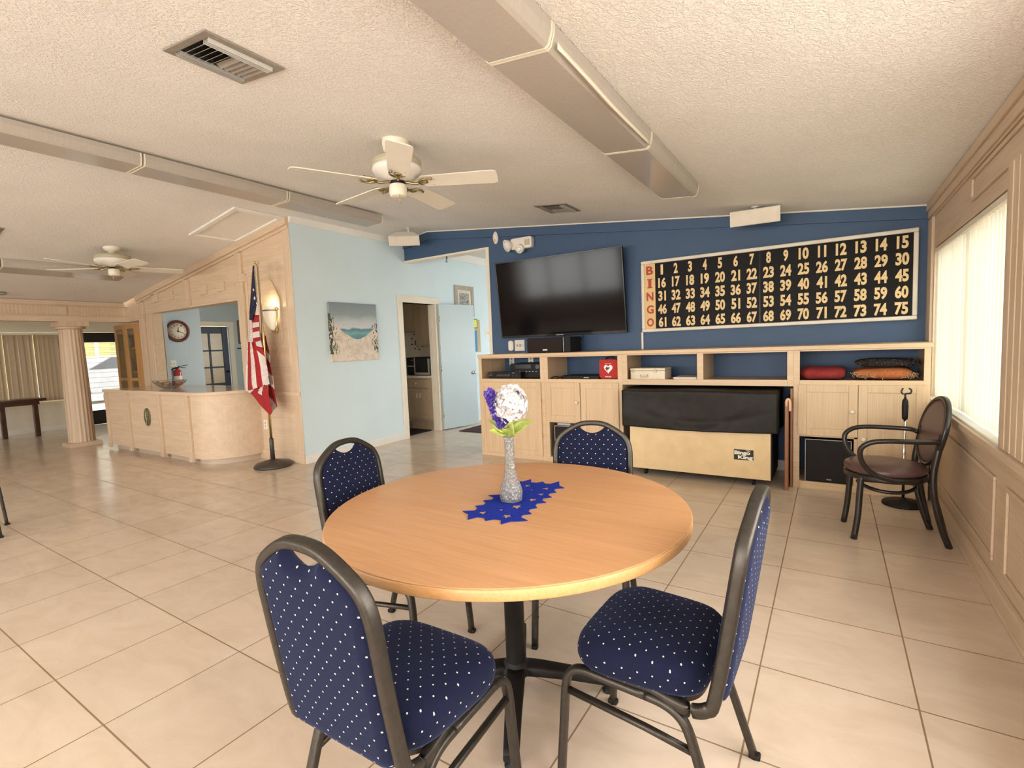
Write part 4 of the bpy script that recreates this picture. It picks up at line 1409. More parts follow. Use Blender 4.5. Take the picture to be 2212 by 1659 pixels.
MB().box(PX0, LX, BYf - 0.001, YB - 0.005, PZ0, PZ1).build('letter_panel', plain('straw_yellow_panel', (0.72, 0.50, 0.20), 0.5), t)
m = MB()
rh = (PZ1 - PZ0) / 5
cwid = (PX1 - LX) / 15
for r_ in range(5):
    zc_ = PZ1 - rh * (r_ + 0.52)
    for k in range(15):
        s_ = str(r_ * 15 + k + 1)
        wd = 0.0415 if len(s_) == 1 else 0.093
        if s_ in ('1',): wd = 0.026
        elif '1' in s_: wd = 0.082 if s_ != '11' else 0.066
        text(m, s_, LX + cwid * (k + 0.5), zc_, wd, 0.108, (0, BYf, 0), (1, 0, 0), (0, 0, 1), 0.0015, bold=0.042, N=(0, -1, 0))
m.build('numerals', plain('straw_yellow_numerals', (0.78, 0.57, 0.28), 0.5), t)
m = MB()
for r_, s_ in enumerate('BINGO'):
    text(m, s_, (PX0 + LX) / 2, PZ1 - rh * (r_ + 0.5), 0.034 if s_ == 'I' else 0.076, 0.092, (0, BYf - 0.001, 0), (1, 0, 0), (0, 0, 1), 0.0015, bold=0.035, N=(0, -1, 0))
    if s_ == 'I':
        for zz in (-0.044, 0.044): m.cbox(((PX0 + LX) / 2, BYf - 0.0027, PZ1 - rh * 1.5 + zz), (0.055, 0.001, 0.011))
m.build('letters', plain('red_letters', (0.42, 0.03, 0.02), 0.5), t)
m = MB(); m.box(-0.594, -0.591, BYf - 0.0008, BYf, PZ0, PZ1); m.build('seam', MT['blackgloss'], t)
t = thing('cable_cover', 'white vertical cable cover between the bingo board and the cabinet top', 'cable cover', (-1.782, YB - 0.01, TOPZ))
MB().box(-1.793, -1.771, YB - 0.018, YB, TOPZ, 1.425).build('cover', MT['plastic'], t, bevel=0.004)

# ================================================================== bingo machine under its cover
t = thing('bingo_machine', 'wheeled cream bingo machine with a black cloth cover under the bridging shelf', 'bingo machine', (-1.06, 5.1, 0))
mx0, mx1, my = -1.715, -0.425, 4.80
MB().box(mx0 + 0.02, mx1, my + 0.008, my + 0.55, 0.072, 0.80).build('body', MT['black'], t, bevel=0.006)
MB().box(mx0 + 0.02, mx1 - 0.012, my, my + 0.0075, 0.070, 0.52).build('front_panel', plain('cream_laminate', (0.74, 0.56, 0.31), 0.4), t, bevel=0.002)
cv = MB()
def cover(u, v):
    # front skirt, top and right-hand side as one cloth
    x = mx0 - 0.045 + (mx1 - mx0 + 0.085) * u
    sag = math.sin(PI * u)
    if v < 0.6:
        q = v / 0.6
        z = 0.492 - 0.016 * math.sin(PI * u) + (0.846 - 0.492 + 0.016 * math.sin(PI * u)) * q
        fold = 0.012 * math.sin(7 * u + 5 * q * (1 - u)) * math.sin(PI * q) + 0.016 * math.exp(-((u - 0.10 - 0.30 * (1 - q)) / 0.06) ** 2) * (1 - q) + 0.016 * math.exp(-((u - 0.93 + 0.34 * (1 - q)) / 0.06) ** 2) * (1 - q) - 0.012 * math.exp(-((q - 0.55 + 0.35 * sag) / 0.09) ** 2) * sag
        return (x, my - 0.022 - fold - 0.006 * (1 - q), z)
    q = (v - 0.6) / 0.4
    return (x, my - 0.022 + 0.60 * q, 0.846 + 0.014 * math.sin(PI * min(1, q * 1.2)) - 0.004 * math.sin(9 * u))
cv.grid(cover, 80, 44)
def side_(u, v, x, s_):
    return (x + s_ * (0.012 * math.sin(11 * u) * (1 - v) + 0.004), my - 0.022 + 0.60 * u, 0.492 + (0.846 + 0.010 * math.sin(PI * min(1, u * 1.2)) - 0.492) * v)
cv.grid(lambda u, v: side_(u, v, mx1 + 0.040, 1), 26, 14)
cv.grid(lambda u, v: side_(u, v, mx0 - 0.045, -1), 26, 14)
ob = cv.build('cloth_cover', plain('black_vinyl_cloth', (0.013, 0.010, 0.009), 0.6, 0, 0.25, 12, 0.2, 90, 0.35), t)
q = ob.modifiers.new('t', 'SOLIDIFY'); q.thickness = 0.003
m = MB(); m.box(-0.732, -0.572, my - 0.0022, my, 0.236, 0.330); lb = m.build('label', plain('black_label', (0.012, 0.011, 0.01), 0.5), t)
m = MB()
text(m, 'Bingo', -0.663, 0.297, 0.130, 0.044, (0, my - 0.0022, 0), (1, 0, 0), (0, 0, 1), 0.0008, bold=0.045, N=(0, -1, 0))
text(m, 'King', -0.637, 0.256, 0.122, 0.042, (0, my - 0.0022, 0), (1, 0, 0), (0, 0, 1), 0.0008, bold=0.045, N=(0, -1, 0))
m.prism([(-0.632, 0.318), (-0.598, 0.318), (-0.594, 0.326), (-0.607, 0.322), (-0.615, 0.328), (-0.623, 0.322), (-0.636, 0.326)], my - 0.0032, my - 0.003, 'xz')
m.build('lettering', plain('white_print_2', (0.85, 0.8, 0.7), 0.5), lb)
for x in (-1.56, -0.58):
    for y in (my + 0.07, my + 0.48):
        m = MB(); m.lathe([(0.008, -0.012), (0.026, -0.012), (0.028, 0), (0.026, 0.012), (0.008, 0.012)], (x, y, 0.028), 18, 'x'); m.cbox((x, y, 0.06), (0.03, 0.03, 0.02)); m.build('caster', MT['black'], t)
# boards stored in the gap by the right-hand cabinet
br = wood('red_brown_board', (0.22, 0.085, 0.035), (0.32, 0.14, 0.06), 'z', 0.4)
t = thing('folded_table', 'narrow folded brown table leaning between bingo machine and cabinet, with a pale clip', 'folded table', (-0.315, 5.0, 0))
MB().box(-0.33, -0.305, 4.80, 5.35, 0.0, 0.775).build('board', br, t, bevel=0.003)
MB().tube(spline([(-0.317, 4.802, 0.73), (-0.317, 4.785, 0.765), (-0.310, 4.79, 0.79), (-0.296, 4.80, 0.785), (-0.290, 4.80, 0.75), (-0.290, 4.80, 0.69)], 4), 0.011, 10).build('clip', plain('peach_clip', (0.72, 0.45, 0.28), 0.5), t)
MB().box(-0.296, -0.278, 4.925, 5.40, 0.0, 0.872).build('brown_board', br, label='taller brown board standing against the side of the rightmost cabinet', cat='board', bevel=0.002)

# ================================================================== wall fittings on the navy wall
def plate(name, lab, cat, O, X, Z, N, w_, h_, marks, group=None):
    O, X, Z, N = Vector(O), Vector(X), Vector(Z), Vector(N)
    R = Matrix((X, -N, Z)).transposed()
    t = thing(name, lab, cat, O, group)
    m = MB(); m.cbox(O + N * 0.004, (w_, 0.008, h_), rot=R); m.build('plate', MT['plastic'], t, bevel=0.003)
    k = MB()
    for a, b, ww, hh in marks: k.cbox(O + X * a + Z * b + N * 0.0085, (ww, 0.003, hh), rot=R)
    k.build('sockets', plain('ivory_grey', (0.42, 0.36, 0.30), 0.5), t)
    return t
XX, ZZ, NN = (1, 0, 0), (0, 0, 1), (0, -1, 0)
two = [(0, 0.022, 0.022, 0.026), (0, -0.022, 0.022, 0.026)]
t = thing('wall_sensor_box', 'small rounded white box on the navy wall at the far left under the television', 'sensor', (-3.525, YB, 1.33))
MB().prism([(-3.525 + a, 1.33 + b) for a, b in rrect(0.075, 0.13, 0.025, 4)], YB - 0.025, YB, 'xz').build('case', MT['plastic'], t, bevel=0.004)
plate('media_outlet', 'white wall plate with round sockets left of the speaker under the television', 'outlet', (-3.40, YB, 1.33), XX, ZZ, NN, 0.15, 0.14, [(-0.035, 0, 0.02, 0.03), (0.01, 0, 0.03, 0.035), (0.052, 0, 0.006, 0.02)])
plate('wall_outlet', 'white outlet behind the hi-fi shelf, the left one of two', 'outlet', (-3.53, YB, 1.135), XX, ZZ, NN, 0.075, 0.12, two)
plate('wall_outlet', 'white outlet behind the hi-fi receiver, the right one of two', 'outlet', (-3.24, YB, 1.135), XX, ZZ, NN, 0.075, 0.12, two)
t = thing('motion_sensor', 'small oval white sensor high on the navy wall', 'sensor', (-3.697, YB, 2.66))
MB().ball((-3.697, YB - 0.012, 2.738), 0.05, 18, 12, (0.85, 0.6, 1.65)).build('case', MT['plastic'], t)
MB().ball((-3.700, YB - 0.028, 2.705), 0.026, 12, 8, (0.8, 0.7, 1.0)).build('lens', plain('amber_lens', (0.70, 0.48, 0.24), 0.3), t)
t = thing('emergency_light', 'white twin-lamp emergency light on the navy wall above the television', 'emergency light', (-3.31, YB, 2.52))
MB().prism([(-3.285 + a, 2.605 + b) for a, b in rrect(0.31, 0.14, 0.025, 3)], YB - 0.075, YB, 'xz').build('case', MT['plastic'], t, bevel=0.01)
for x, tilt in ((-3.46, 0.5), (-3.29, -0.1)):
    Rm = Matrix.Translation((x, YB - 0.08, 2.60 if x < -3.4 else 2.535)) @ Matrix.Rotation(-tilt, 4, 'Z') @ Matrix.Rotation(0.35, 4, 'X')
    k = 1.0 if x < -3.4 else 0.62
    h = MB().lathe([(0.03, 0.05), (0.055, 0.02), (0.072 * k + 0.008, -0.035), (0.066 * k, -0.04), (0.001, -0.03)], (0, 0, 0), 22, 'y').xf(Rm).build('lamp_head', MT['plastic'], t)
    MB().lathe([(0.060 * k, -0.036), (0.04 * k, -0.047), (0.001, -0.05)], (0, 0, 0), 22, 'y').xf(Rm).build('lens', plain('clear_lens', (0.82, 0.82, 0.80), 0.1), h)
m = MB()
for k in range(3): m.box(-3.225 + k * 0.026, -3.211 + k * 0.026, YB - 0.078, YB - 0.074, 2.57, 2.64)
m.build('slots', plain('slot_shadow', (0.45, 0.36, 0.26), 0.6), t)
# ================================================================== ceiling fixtures
MT['lens'] = translucent('prismatic_acrylic', (0.57, 0.52, 0.46), 0.2, 0.16)
MT['lens_side'] = MT['lens']


def fluor(label, x, y0, ln, tilt, zoff=0.0, group='strip lights in rows along the ceiling'):
    z = zc(x) - zoff
    t = thing('strip_light', label, 'ceiling light', (x, y0, z), group)
    R = Matrix.Translation((x, y0, z)) @ Matrix.Rotation(tilt, 4, 'Y')
    MB().box(-0.06, 0.06, 0.01, ln - 0.01, -0.045, -0.002).xf(R).build('housing', MT['white'], t)
    sec = [(-0.150, -0.004), (-0.152, -0.040), (-0.142, -0.085), (-0.128, -0.097), (0.128, -0.097), (0.142, -0.085), (0.152, -0.040), (0.150, -0.004)]
    n = len(sec)
    m = MB()
    vs = [(a, y, b) for y in (0.008, ln - 0.008) for a, b in sec]
    m.add(vs, [(k, k + 1, n + k + 1, n + k) for k in range(n - 1)], 0)
    m.xf(R).build('lens', MT['lens'], t, weld=False)
    e = [(a * 1.02, b * 1.02) for a, b in sec]
    for y in (0.0, ln - 0.010):
        MB().prism(e, y, y + 0.010, 'xz').xf(R).build('end_plate', MT['cream'], t)
    return t


ae = math.atan(-BE)   # east slope falls towards +x
# right row, three fixtures in view and one more overhead
names_r = ['strip light of the right-hand row, farthest one near the navy wall', 'strip light of the right-hand row, middle one with a sagging lens', 'strip light of the right-hand row, cut by the top edge of the picture']
for i, y in enumerate((3.005, 1.775, 0.545)):
    fluor(names_r[i], -1.04, y, 1.225, ae)
t = [o for o in COL.objects if o.name.startswith('strip_light')][1]
m = MB()
m.sweep(spline([(-0.886, 1.80, 2.47), (-0.875, 2.05, 2.452), (-0.872, 2.32, 2.44), (-0.884, 2.6, 2.456), (-0.888, 2.95, 2.465)], 5), [(-0.002, -0.012), (0.002, -0.012), (0.002, 0.012), (-0.002, 0.012)], up=(0, 0, 1))
m.build('loose_lens_edge', MT['cream'], t)
names_m = ['strip light of the ridge row, farthest one ending by the fan', 'strip light of the ridge row, the second one from its far end', 'strip light of the ridge row, cut by the left edge of the picture']
for i, y in enumerate((3.125, 1.885, 0.645)):
    fluor(names_m[i], -4.675, y, 1.225, 0.0, 0.03)
aw = -math.atan(BW)
fluor('strip light over the reception side, far one behind the left-hand fan', -8.17, 1.79, 1.22, aw)
fluor('strip light over the reception side, near one at the left edge', -8.17, 0.555, 1.22, aw)


def vent(name, label, cx, cy, sz, tilt):
    z = zc(cx)
    t = thing(name, label, 'air vent', (cx, cy, z), None)
    R = Matrix.Translation((cx, cy, z)) @ Matrix.Rotation(tilt, 4, 'Y')
    h = sz / 2
    gm = plain('dull_aluminium', (0.34, 0.31, 0.27), 0.45, 0.5, 0.1, 20) if 'dull_aluminium' not in bpy.data.materials else bpy.data.materials['dull_aluminium']
    m = MB()
    b_ = 0.036
    m.box(-h, h, -h, -h + b_, -0.008, 0.0); m.box(-h, h, h - b_, h, -0.008, 0); m.box(-h, -h + b_, -h + b_, h - b_, -0.008, 0); m.box(h - b_, h, -h + b_, h - b_, -0.008, 0)
    m.xf(R).build('frame', gm, t, bevel=0.002)
    MB().box(-h + 0.02, h - 0.02, -h + 0.02, h - 0.02, -0.0005, 0.0).xf(R).build('duct', MT['black'], t)
    i = h - b_
    lv = plain('bright_vent_blade', (0.62, 0.60, 0.56), 0.35, 0.3, 0.05, 20) if 'bright_vent_blade' not in bpy.data.materials else bpy.data.materials['bright_vent_blade']
    for k in range(3):                                        # curved long blades on either side
        for s_ in (-1, 1):
            m = MB()
            x = s_ * (i - 0.012 - 0.017 * k)
            m.sweep([(x, -i, -0.012), (x, i, -0.012)], [(-0.001, -0.012), (0.001, -0.012), (0.001 + s_ * 0.004, 0.008), (-0.001 + s_ * 0.004, 0.008)], smooth=False, up=(0, 0, 1))
            m.xf(R).build('side_blade', lv, t)
    m = MB()
    for k in range(10):
        y = -i + 0.02 + (2 * i - 0.04) * k / 9
        m.cbox((0, y, -0.010), (2 * i - 0.12, 0.026, 0.0015), rot=Matrix.Rotation(math.radians(38 if k < 5 else -38), 3, 'X'))
    m.xf(R).build('louvres', gm, t)
    return t


vent('ceiling_vent', 'square metal ceiling vent nearest the camera, upper left', -2.375, 1.362, 0.365, ae)
vent('ceiling_vent', 'square metal ceiling vent near the navy wall, right of the fan', -2.37, 4.69, 0.36, ae)
vent('ceiling_vent', 'ceiling vent of which one dark corner shows at the left edge', -7.15, 1.43, 0.36, aw)
t = thing('smoke_detector', 'round grey smoke detector low on the ceiling at the left edge', 'smoke detector', (-9.68, 2.08, zc(-9.68)))
MB().lathe([(0.095, 0.0), (0.095, -0.018), (0.08, -0.03), (0.001, -0.034)], (-9.68, 2.08, zc(-9.68)), 24).build('case', MT['grey'], t)
# attic hatch
R = Matrix.Translation((-5.87, 3.33, zc(-5.87))) @ Matrix.Rotation(aw, 4, 'Y')
t = thing('attic_hatch', 'rectangular ceiling hatch with a raised white trim above the panelled wall', 'hatch', (-5.87, 3.33, zc(-5.87)))
m = MB()
for a in ((-0.51, 0.51, -0.29, -0.235), (-0.51, 0.51, 0.235, 0.29), (-0.51, -0.455, -0.235, 0.235), (0.455, 0.51, -0.235, 0.235)): m.box(*a, -0.022, 0.0)
m.xf(R).build('trim', MT['white'], t, bevel=0.005)
MB().box(-0.455, 0.455, -0.235, 0.235, -0.006, 0.0).xf(R).build('panel', MT['ceiling'], t)


def speaker_box(label, c, yaw, pitch, mount):
    t = thing('ceiling_speaker', label, 'speaker', (c[0], c[1], c[2]), 'loudspeakers hung from the ceiling')
    R = Matrix.Translation(c) @ Matrix.Rotation(yaw, 4, 'Z') @ Matrix.Rotation(pitch, 4, 'X')
    top = [(-0.205, -0.085), (0.205, -0.085), (0.205, -0.05), (0.12, 0.075), (-0.12, 0.075), (-0.205, -0.05)]
    MB().prism(top, -0.068, 0.068, 'xy').xf(R).build('case', MT['plastic'], t, bevel=0.006)
    g = MB()
    pts = [(-0.198 + 0.396 * k / 12, -0.086 - 0.014 * math.sin(PI * k / 12)) for k in range(13)]
    g.prism(pts + [(0.198, -0.080), (-0.198, -0.080)], -0.064, 0.064, 'xy').xf(R).build('grille', plain('ivory_grille', (0.74, 0.66, 0.56), 0.6) if 'ivory_grille' not in bpy.data.materials else bpy.data.materials['ivory_grille'], t, bevel=0.004)
    m = MB().tube([mount, (mount[0], mount[1], c[2] + 0.04)], 0.012, 10)
    m.lathe([(0.035, 0), (0.035, -0.012)], mount, 16)
    m.build('bracket', MT['plastic'], t)
    return t
speaker_box('ivory loudspeaker hung from the ceiling before the navy wall above the bingo board', (-0.60, 5.17, 2.425), math.radians(4), math.radians(12), (-0.60, 5.19, zc(-0.60)))
speaker_box('ivory loudspeaker hung from the ceiling in the corner by the pale blue wall', (-4.93, 5.12, 2.845), math.radians(38), math.radians(34), (-4.90, 5.17, zc(-4.90)))


# ================================================================== ceiling fans
def fan(label, x, y, zb, ang, k=1.0, rod=False):
    zt = zc(x)
    t = thing('ceiling_fan', label, 'ceiling fan', (x, y, zt), 'white five-bladed ceiling fans')
    c = (x, y, 0)
    cream, white = MT['cream'], MT['white']
    if not rod:
        MB().lathe([(0.088, zt + 0.03), (0.088, zt - 0.03), (0.083, zt - 0.06), (0.062, zt - 0.09), (0.05, zt - 0.10), (0.001, zt - 0.10)], c, 32).build('canopy', cream, t)
        MB().lathe([(0.03, zt - 0.10), (0.03, zb + 0.15)], c, 16).build('rod', cream, t)
    else:
        MB().lathe([(0.085, zt + 0.03), (0.085, zt - 0.01), (0.075, zt - 0.03), (0.035, zt - 0.055), (0.02, zt - 0.06)], c, 32).build('canopy', cream, t)
        MB().lathe([(0.016, zt - 0.05), (0.016, zb + 0.19), (0.03, zb + 0.18), (0.045, zb + 0.15)], c, 16).build('rod', cream, t)
    q = k
    MB().lathe([(0.05 * q, zb + 0.155), (0.14 * q, zb + 0.15), (0.16 * q, zb + 0.135), (0.162 * q, zb + 0.10), (0.155 * q, zb + 0.095)], c, 40).build('motor_band', plain('olive_cream', (0.45, 0.41, 0.28), 0.35) if 'olive_cream' not in bpy.data.materials else bpy.data.materials['olive_cream'], t)
    MB().lathe([(0.158 * q, zb + 0.10), (0.162 * q, zb + 0.075), (0.15 * q, zb + 0.055), (0.13 * q, zb + 0.04), (0.11 * q, zb + 0.018), (0.07 * q, zb + 0.008), (0.03, zb + 0.005)], c, 40).build('motor', white, t)
    MB().lathe([(0.05, zb + 0.01), (0.05, zb - 0.012)], c, 20).build('hub', MT['black'], t)
    MB().lathe([(0.03, zb - 0.006), (0.052, zb - 0.014), (0.058, zb - 0.022), (0.058, zb - 0.075), (0.052, zb - 0.088), (0.044, zb - 0.092), (0.001, zb - 0.094)], c, 32).build('switch_housing', cream, t)
    MB().tube([(x + 0.04, y - 0.03, zb - 0.08), (x + 0.042, y - 0.03, zb - 0.15)], 0.002, 6).build('pull_chain', MT['brass'], t)
    for i in range(5):
        a = math.radians(ang + 72 * i)
        R = Matrix.Translation((x, y, zb)) @ Matrix.Rotation(a, 4, 'Z')
        Rp = R @ Matrix.Translation((0.17, 0, 0)) @ Matrix.Rotation(math.radians(-12), 4, 'X')
        pts = [(0.0, -0.062), (0.05, -0.066), (0.46, -0.078), (0.485, -0.074), (0.498, -0.06), (0.50, 0.0), (0.498, 0.06), (0.485, 0.074), (0.46, 0.078), (0.05, 0.066), (0.0, 0.062), (-0.02, 0.04), (-0.025, 0.0), (-0.02, -0.04)]
        MB().prism([(p * (0.5 + 0.5 * k), r) for p, r in pts], -0.003, 0.003, 'xy').xf(Rp).build('blade', MT['blade'], t, bevel=0.0015)
        m = MB()
        m.tube(spline([(0.04, 0, 0.004), (0.085, 0, -0.006), (0.12, 0, -0.014), (0.15, 0, -0.010)], 4), 0.009, 8)
        for s_ in (-1, 1):
            m.tube(spline([(0.145, 0, -0.010), (0.150, s_ * 0.022, -0.010), (0.175, s_ * 0.048, -0.007), (0.205, s_ * 0.054, -0.006), (0.235, s_ * 0.046, -0.005)], 4), 0.0065, 8, scale=None)
            m.tube(spline([(0.15, 0, -0.010), (0.172, s_ * 0.016, -0.008), (0.196, s_ * 0.014, -0.006), (0.20, 0, -0.006)], 4), 0.006, 8)
            m.ball((0.235, s_ * 0.046, -0.005), 0.009, 8, 6)
        m.xf(R).build('blade_bracket', MT['antique'], t)
    return t


MT['blade'] = plain('cream_blade', (0.80, 0.75, 0.64), 0.4, 0, 0.03, 6)
MT['antique'] = metal('antique_brass', (0.36, 0.29, 0.15), 0.28)
fan('white ceiling fan in the middle of the room, hugging the ceiling under a short canopy', -2.45, 2.51, 2.452, -44)
fan('white ceiling fan on a downrod over the reception side, farther left', -7.2, 2.57, 2.44, 2, 1.12, True)

# ================================================================== bentwood armchair by the window
MT['bent'] = plain('black_lacquered_wood', (0.018, 0.014, 0.012), 0.28, 0, 0.2, 20)
MT['leather'] = plain('brown_leather', (0.105, 0.055, 0.050), 0.36, 0, 0.12, 30, 0.15, 260)
AX, AY = 0.312, 4.03
t = thing('bentwood_armchair', 'black bentwood armchair with brown leather seat and oval back by the window wall', 'armchair', (0, 0, 0))
m = MB()
rows = [(0.6, 0.425), (0.93, 0.425), (0.985, 0.436), (1.0, 0.452), (0.985, 0.466), (0.92, 0.477), (0.7, 0.486), (0.35, 0.489), (0.02, 0.490)]
n = 40
vs = [(0.23 * k * math.sin(2 * PI * i / n) * (1 + 0.05 * math.cos(2 * PI * i / n)), 0.01 + 0.225 * k * math.cos(2 * PI * i / n), z) for k, z in rows for i in range(n)]
m.add(vs, [(r * n + i, r * n + (i + 1) % n, (r + 1) * n + (i + 1) % n, (r + 1) * n + i) for r in range(len(rows) - 1) for i in range(n)], 0, True)
m.add(vs[:n], [list(range(n))]); m.add(vs[-n:], [list(range(n))])
m.build('seat', MT['leather'], t)
m = MB().sweep([(0.215 * math.sin(2 * PI * i / 36), 0.01 + 0.21 * math.cos(2 * PI * i / 36), 0.408) for i in range(36)], rrect(0.035, 0.036, 0.008, 2), closed=True, up=(0, 0, 1))
m.build('seat_ring', MT['bent'], t)
# legs (+y is the front)
for s_ in (-1, 1):
    m = MB().tube(spline([(s_ * 0.150, 0.165, 0.42), (s_ * 0.155, 0.175, 0.30), (s_ * 0.162, 0.185, 0.15), (s_ * 0.165, 0.205, 0.0)], 4), 0.019, 12, scale=None); m.build('leg', MT['bent'], t)
    m = MB().tube(spline([(s_ * 0.165, -0.285, 0.0), (s_ * 0.168, -0.245, 0.12), (s_ * 0.172, -0.205, 0.30), (s_ * 0.176, -0.195, 0.45), (s_ * 0.178, -0.215, 0.60), (s_ * 0.172, -0.238, 0.70)], 4), 0.019, 12); m.build('leg', MT['bent'], t)
    m = MB().tube(spline([(s_ * 0.178, -0.215, 0.655), (s_ * 0.235, -0.18, 0.665), (s_ * 0.262, -0.06, 0.668), (s_ * 0.268, 0.06, 0.668), (s_ * 0.262, 0.14, 0.655), (s_ * 0.250, 0.188, 0.615), (s_ * 0.240, 0.190, 0.555), (s_ * 0.232, 0.160, 0.49), (s_ * 0.225, 0.105, 0.440), (s_ * 0.218, 0.02, 0.415), (s_ * 0.205, -0.06, 0.412)], 6), 0.0155, 12); m.build('armrest', MT['bent'], t)
    m = MB().tube(spline([(s_ * 0.08, -0.20, 0.40), (s_ * 0.115, -0.215, 0.33), (s_ * 0.140, -0.238, 0.22), (s_ * 0.152, -0.275, 0.05)], 4), 0.0125, 10); m.build('brace', MT['bent'], t)
m = MB().tube([(0.135 * math.sin(2 * PI * i / 32), 0.0 + 0.155 * math.cos(2 * PI * i / 32) - 0.0, 0.325 + 0.012 * math.cos(4 * PI * i / 32)) for i in range(32)], 0.0115, 10, closed=True)
m.build('stretcher_ring', MT['bent'], t)
m = MB().tube(spline([(-0.178, -0.218, 0.655), (-0.10, -0.255, 0.662), (0, -0.268, 0.665), (0.10, -0.255, 0.662), (0.178, -0.218, 0.655)], 5), 0.0145, 12); m.build('back_rail', MT['bent'], t)
def bk(a, k, d):
    x = 0.205 * k * math.sin(a); h = 0.705 + 0.200 * k * math.cos(a) * (1.0 if math.cos(a) > 0 else 1.10)
    return (x, -0.225 - (h - 0.60) * 0.20 + 0.10 * (x * x) * 4 * 0.6 + d, h)
m = MB().sweep([bk(2 * PI * i / 48, 1.0, 0) for i in range(48)], rrect(0.024, 0.030, 0.008, 2), closed=True, up=(0, 1, 0)); m.build('back_frame', MT['bent'], t)
m = MB()
for d0, s_ in ((0.012, 1), (-0.012, -1)):
    rr = [0.95, 0.93, 0.85, 0.65, 0.4, 0.15, 0.01]
    n = 48
    vs = [bk(2 * PI * i / n, k, d0 * (0 if q == 0 else 1) + s_ * 0.010 * (1 - (k / 0.95) ** 2)) for q, k in enumerate(rr) for i in range(n)]
    m.add(vs, [(r * n + i, r * n + (i + 1) % n, (r + 1) * n + (i + 1) % n, (r + 1) * n + i) for r in range(len(rr) - 1) for i in range(n)], 0, True)
m.build('backrest', MT['leather'], t)
t.location = (AX, AY, 0); t.rotation_euler = (0, 0, math.radians(98.5))

# ================================================================== microphone stand
SX, SY = 0.475, 4.765
t = thing('microphone_stand', 'chrome microphone stand with a black grip and round base behind the armchair', 'microphone stand', (SX, SY, 0))
MB().lathe([(0.135, 0.0), (0.135, 0.012), (0.125, 0.022), (0.03, 0.032), (0.018, 0.05), (0.012, 0.055)], (SX, SY, 0), 32).build('base', MT['black'], t)
MB().lathe([(0.0095, 0.05), (0.0095, 0.68)], (SX, SY, 0), 14).build('pole', MT['chrome'], t)
MB().lathe([(0.012, 0.66), (0.018, 0.665), (0.0195, 0.70), (0.021, 0.76), (0.019, 0.80), (0.014, 0.815), (0.009, 0.82)], (SX, SY, 0), 18).build('grip', MT['black'], t)
MB().lathe([(0.007, 0.81), (0.007, 0.86)], (SX, SY, 0), 10).tube(spline([(SX - 0.012, SY, 0.852), (SX - 0.024, SY, 0.872), (SX - 0.014, SY, 0.90)], 4), 0.006, 8).tube(spline([(SX + 0.0, SY, 0.858), (SX + 0.03, SY, 0.862), (SX + 0.036, SY, 0.885), (SX + 0.02, SY, 0.90)], 4), 0.006, 8).build('clip', MT['blackgloss'], t)

# ================================================================== flag
FX, FY = -5.65, 3.425
t = thing('flag_pole', 'brass two-piece flag pole in a dark round base before the panelled wall', 'flag pole', (FX, FY, 0))
MB().lathe([(0.212, 0.0), (0.212, 0.02), (0.19, 0.045), (0.10, 0.07), (0.04, 0.085), (0.032, 0.09)], (FX, FY, 0), 40).build('base', plain('dark_brown_iron', (0.045, 0.036, 0.030), 0.4), t)
MB().lathe([(0.026, 0.08), (0.024, 0.335), (0.02, 0.34)], (FX, FY, 0), 20).build('socket', plain('dark_brown_sleeve', (0.05, 0.04, 0.034), 0.45), t)
MB().lathe([(0.0165, 0.33), (0.0165, 1.70), (0.013, 1.71)], (FX, FY, 0), 16).build('lower_pole', MT['gold'], t)
MB().lathe([(0.012, 1.60), (0.012, 2.40), (0.02, 2.405), (0.022, 2.42), (0.012, 2.43)], (FX, FY, 0), 16).build('upper_pole', plain('cream_gold_pole', (0.62, 0.52, 0.32), 0.35, 0.4), t)
m = MB().ball((FX - 0.03, FY - 0.01, 2.395), 0.016, 10, 8).ball((FX - 0.028, FY - 0.01, 2.42), 0.013, 10, 8)
m.build('flag_ring', MT['brass'], t)

fr_, fw_, fn_ = plain('flag_red', (0.40, 0.016, 0.022), 0.8), plain('flag_white', (0.78, 0.70, 0.66), 0.8), plain('flag_navy', (0.012, 0.014, 0.045), 0.85)
t = thing('national_flag', 'red, white and blue starred and striped flag hanging in folds from the brass pole', 'flag', (FX, FY, 0.62))


def lerp_path(P, v):
    n = len(P) - 1
    k = min(int(v * n), n - 1); f = v * n - k
    return Vector((P[k][0] + (P[k + 1][0] - P[k][0]) * f, P[k][1] + (P[k + 1][1] - P[k][1]) * f))


def cloth(name, Lp, Rp, mi, depth, nu=24, nv=40):
    """hanging cloth between two edge lines; mi(u, v) picks the colour, depth(u, v) the fold"""
    L_, R_ = spline([(a, 0, b) for a, b in Lp], 6), spline([(a, 0, b) for a, b in Rp], 6)
    L_, R_ = [(p.x, p.z) for p in L_], [(p.x, p.z) for p in R_]
    m = MB()
    vs = []
    for i in range(nu + 1):
        for j in range(nv + 1):
            u, v = i / nu, j / nv
            a, b = lerp_path(L_, v), lerp_path(R_, v)
            p = a + (b - a) * u
            yy = FY + depth(u, v)                      # each point is scaled about the camera to keep its outline
            k = yy / 3.40
            vs.append((p.x * k, yy, 1.3476 + (p.y - 1.3476) * k))
    for i in range(nu):
        for j in range(nv):
            q = (i * (nv + 1) + j, (i + 1) * (nv + 1) + j, (i + 1) * (nv + 1) + j + 1, i * (nv + 1) + j + 1)
            m.add([vs[k] for k in q], [(0, 1, 2, 3)], mi((i + 0.5) / nu, (j + 0.5) / nv), True)
    o = m.build(name, [fr_, fw_, fn_], t)
    s_ = o.modifiers.new('t', 'SOLIDIFY'); s_.thickness = 0.004
    return o


def bands(q, cuts, first):
    return (sum(1 for c in cuts if q > c) + first) % 2
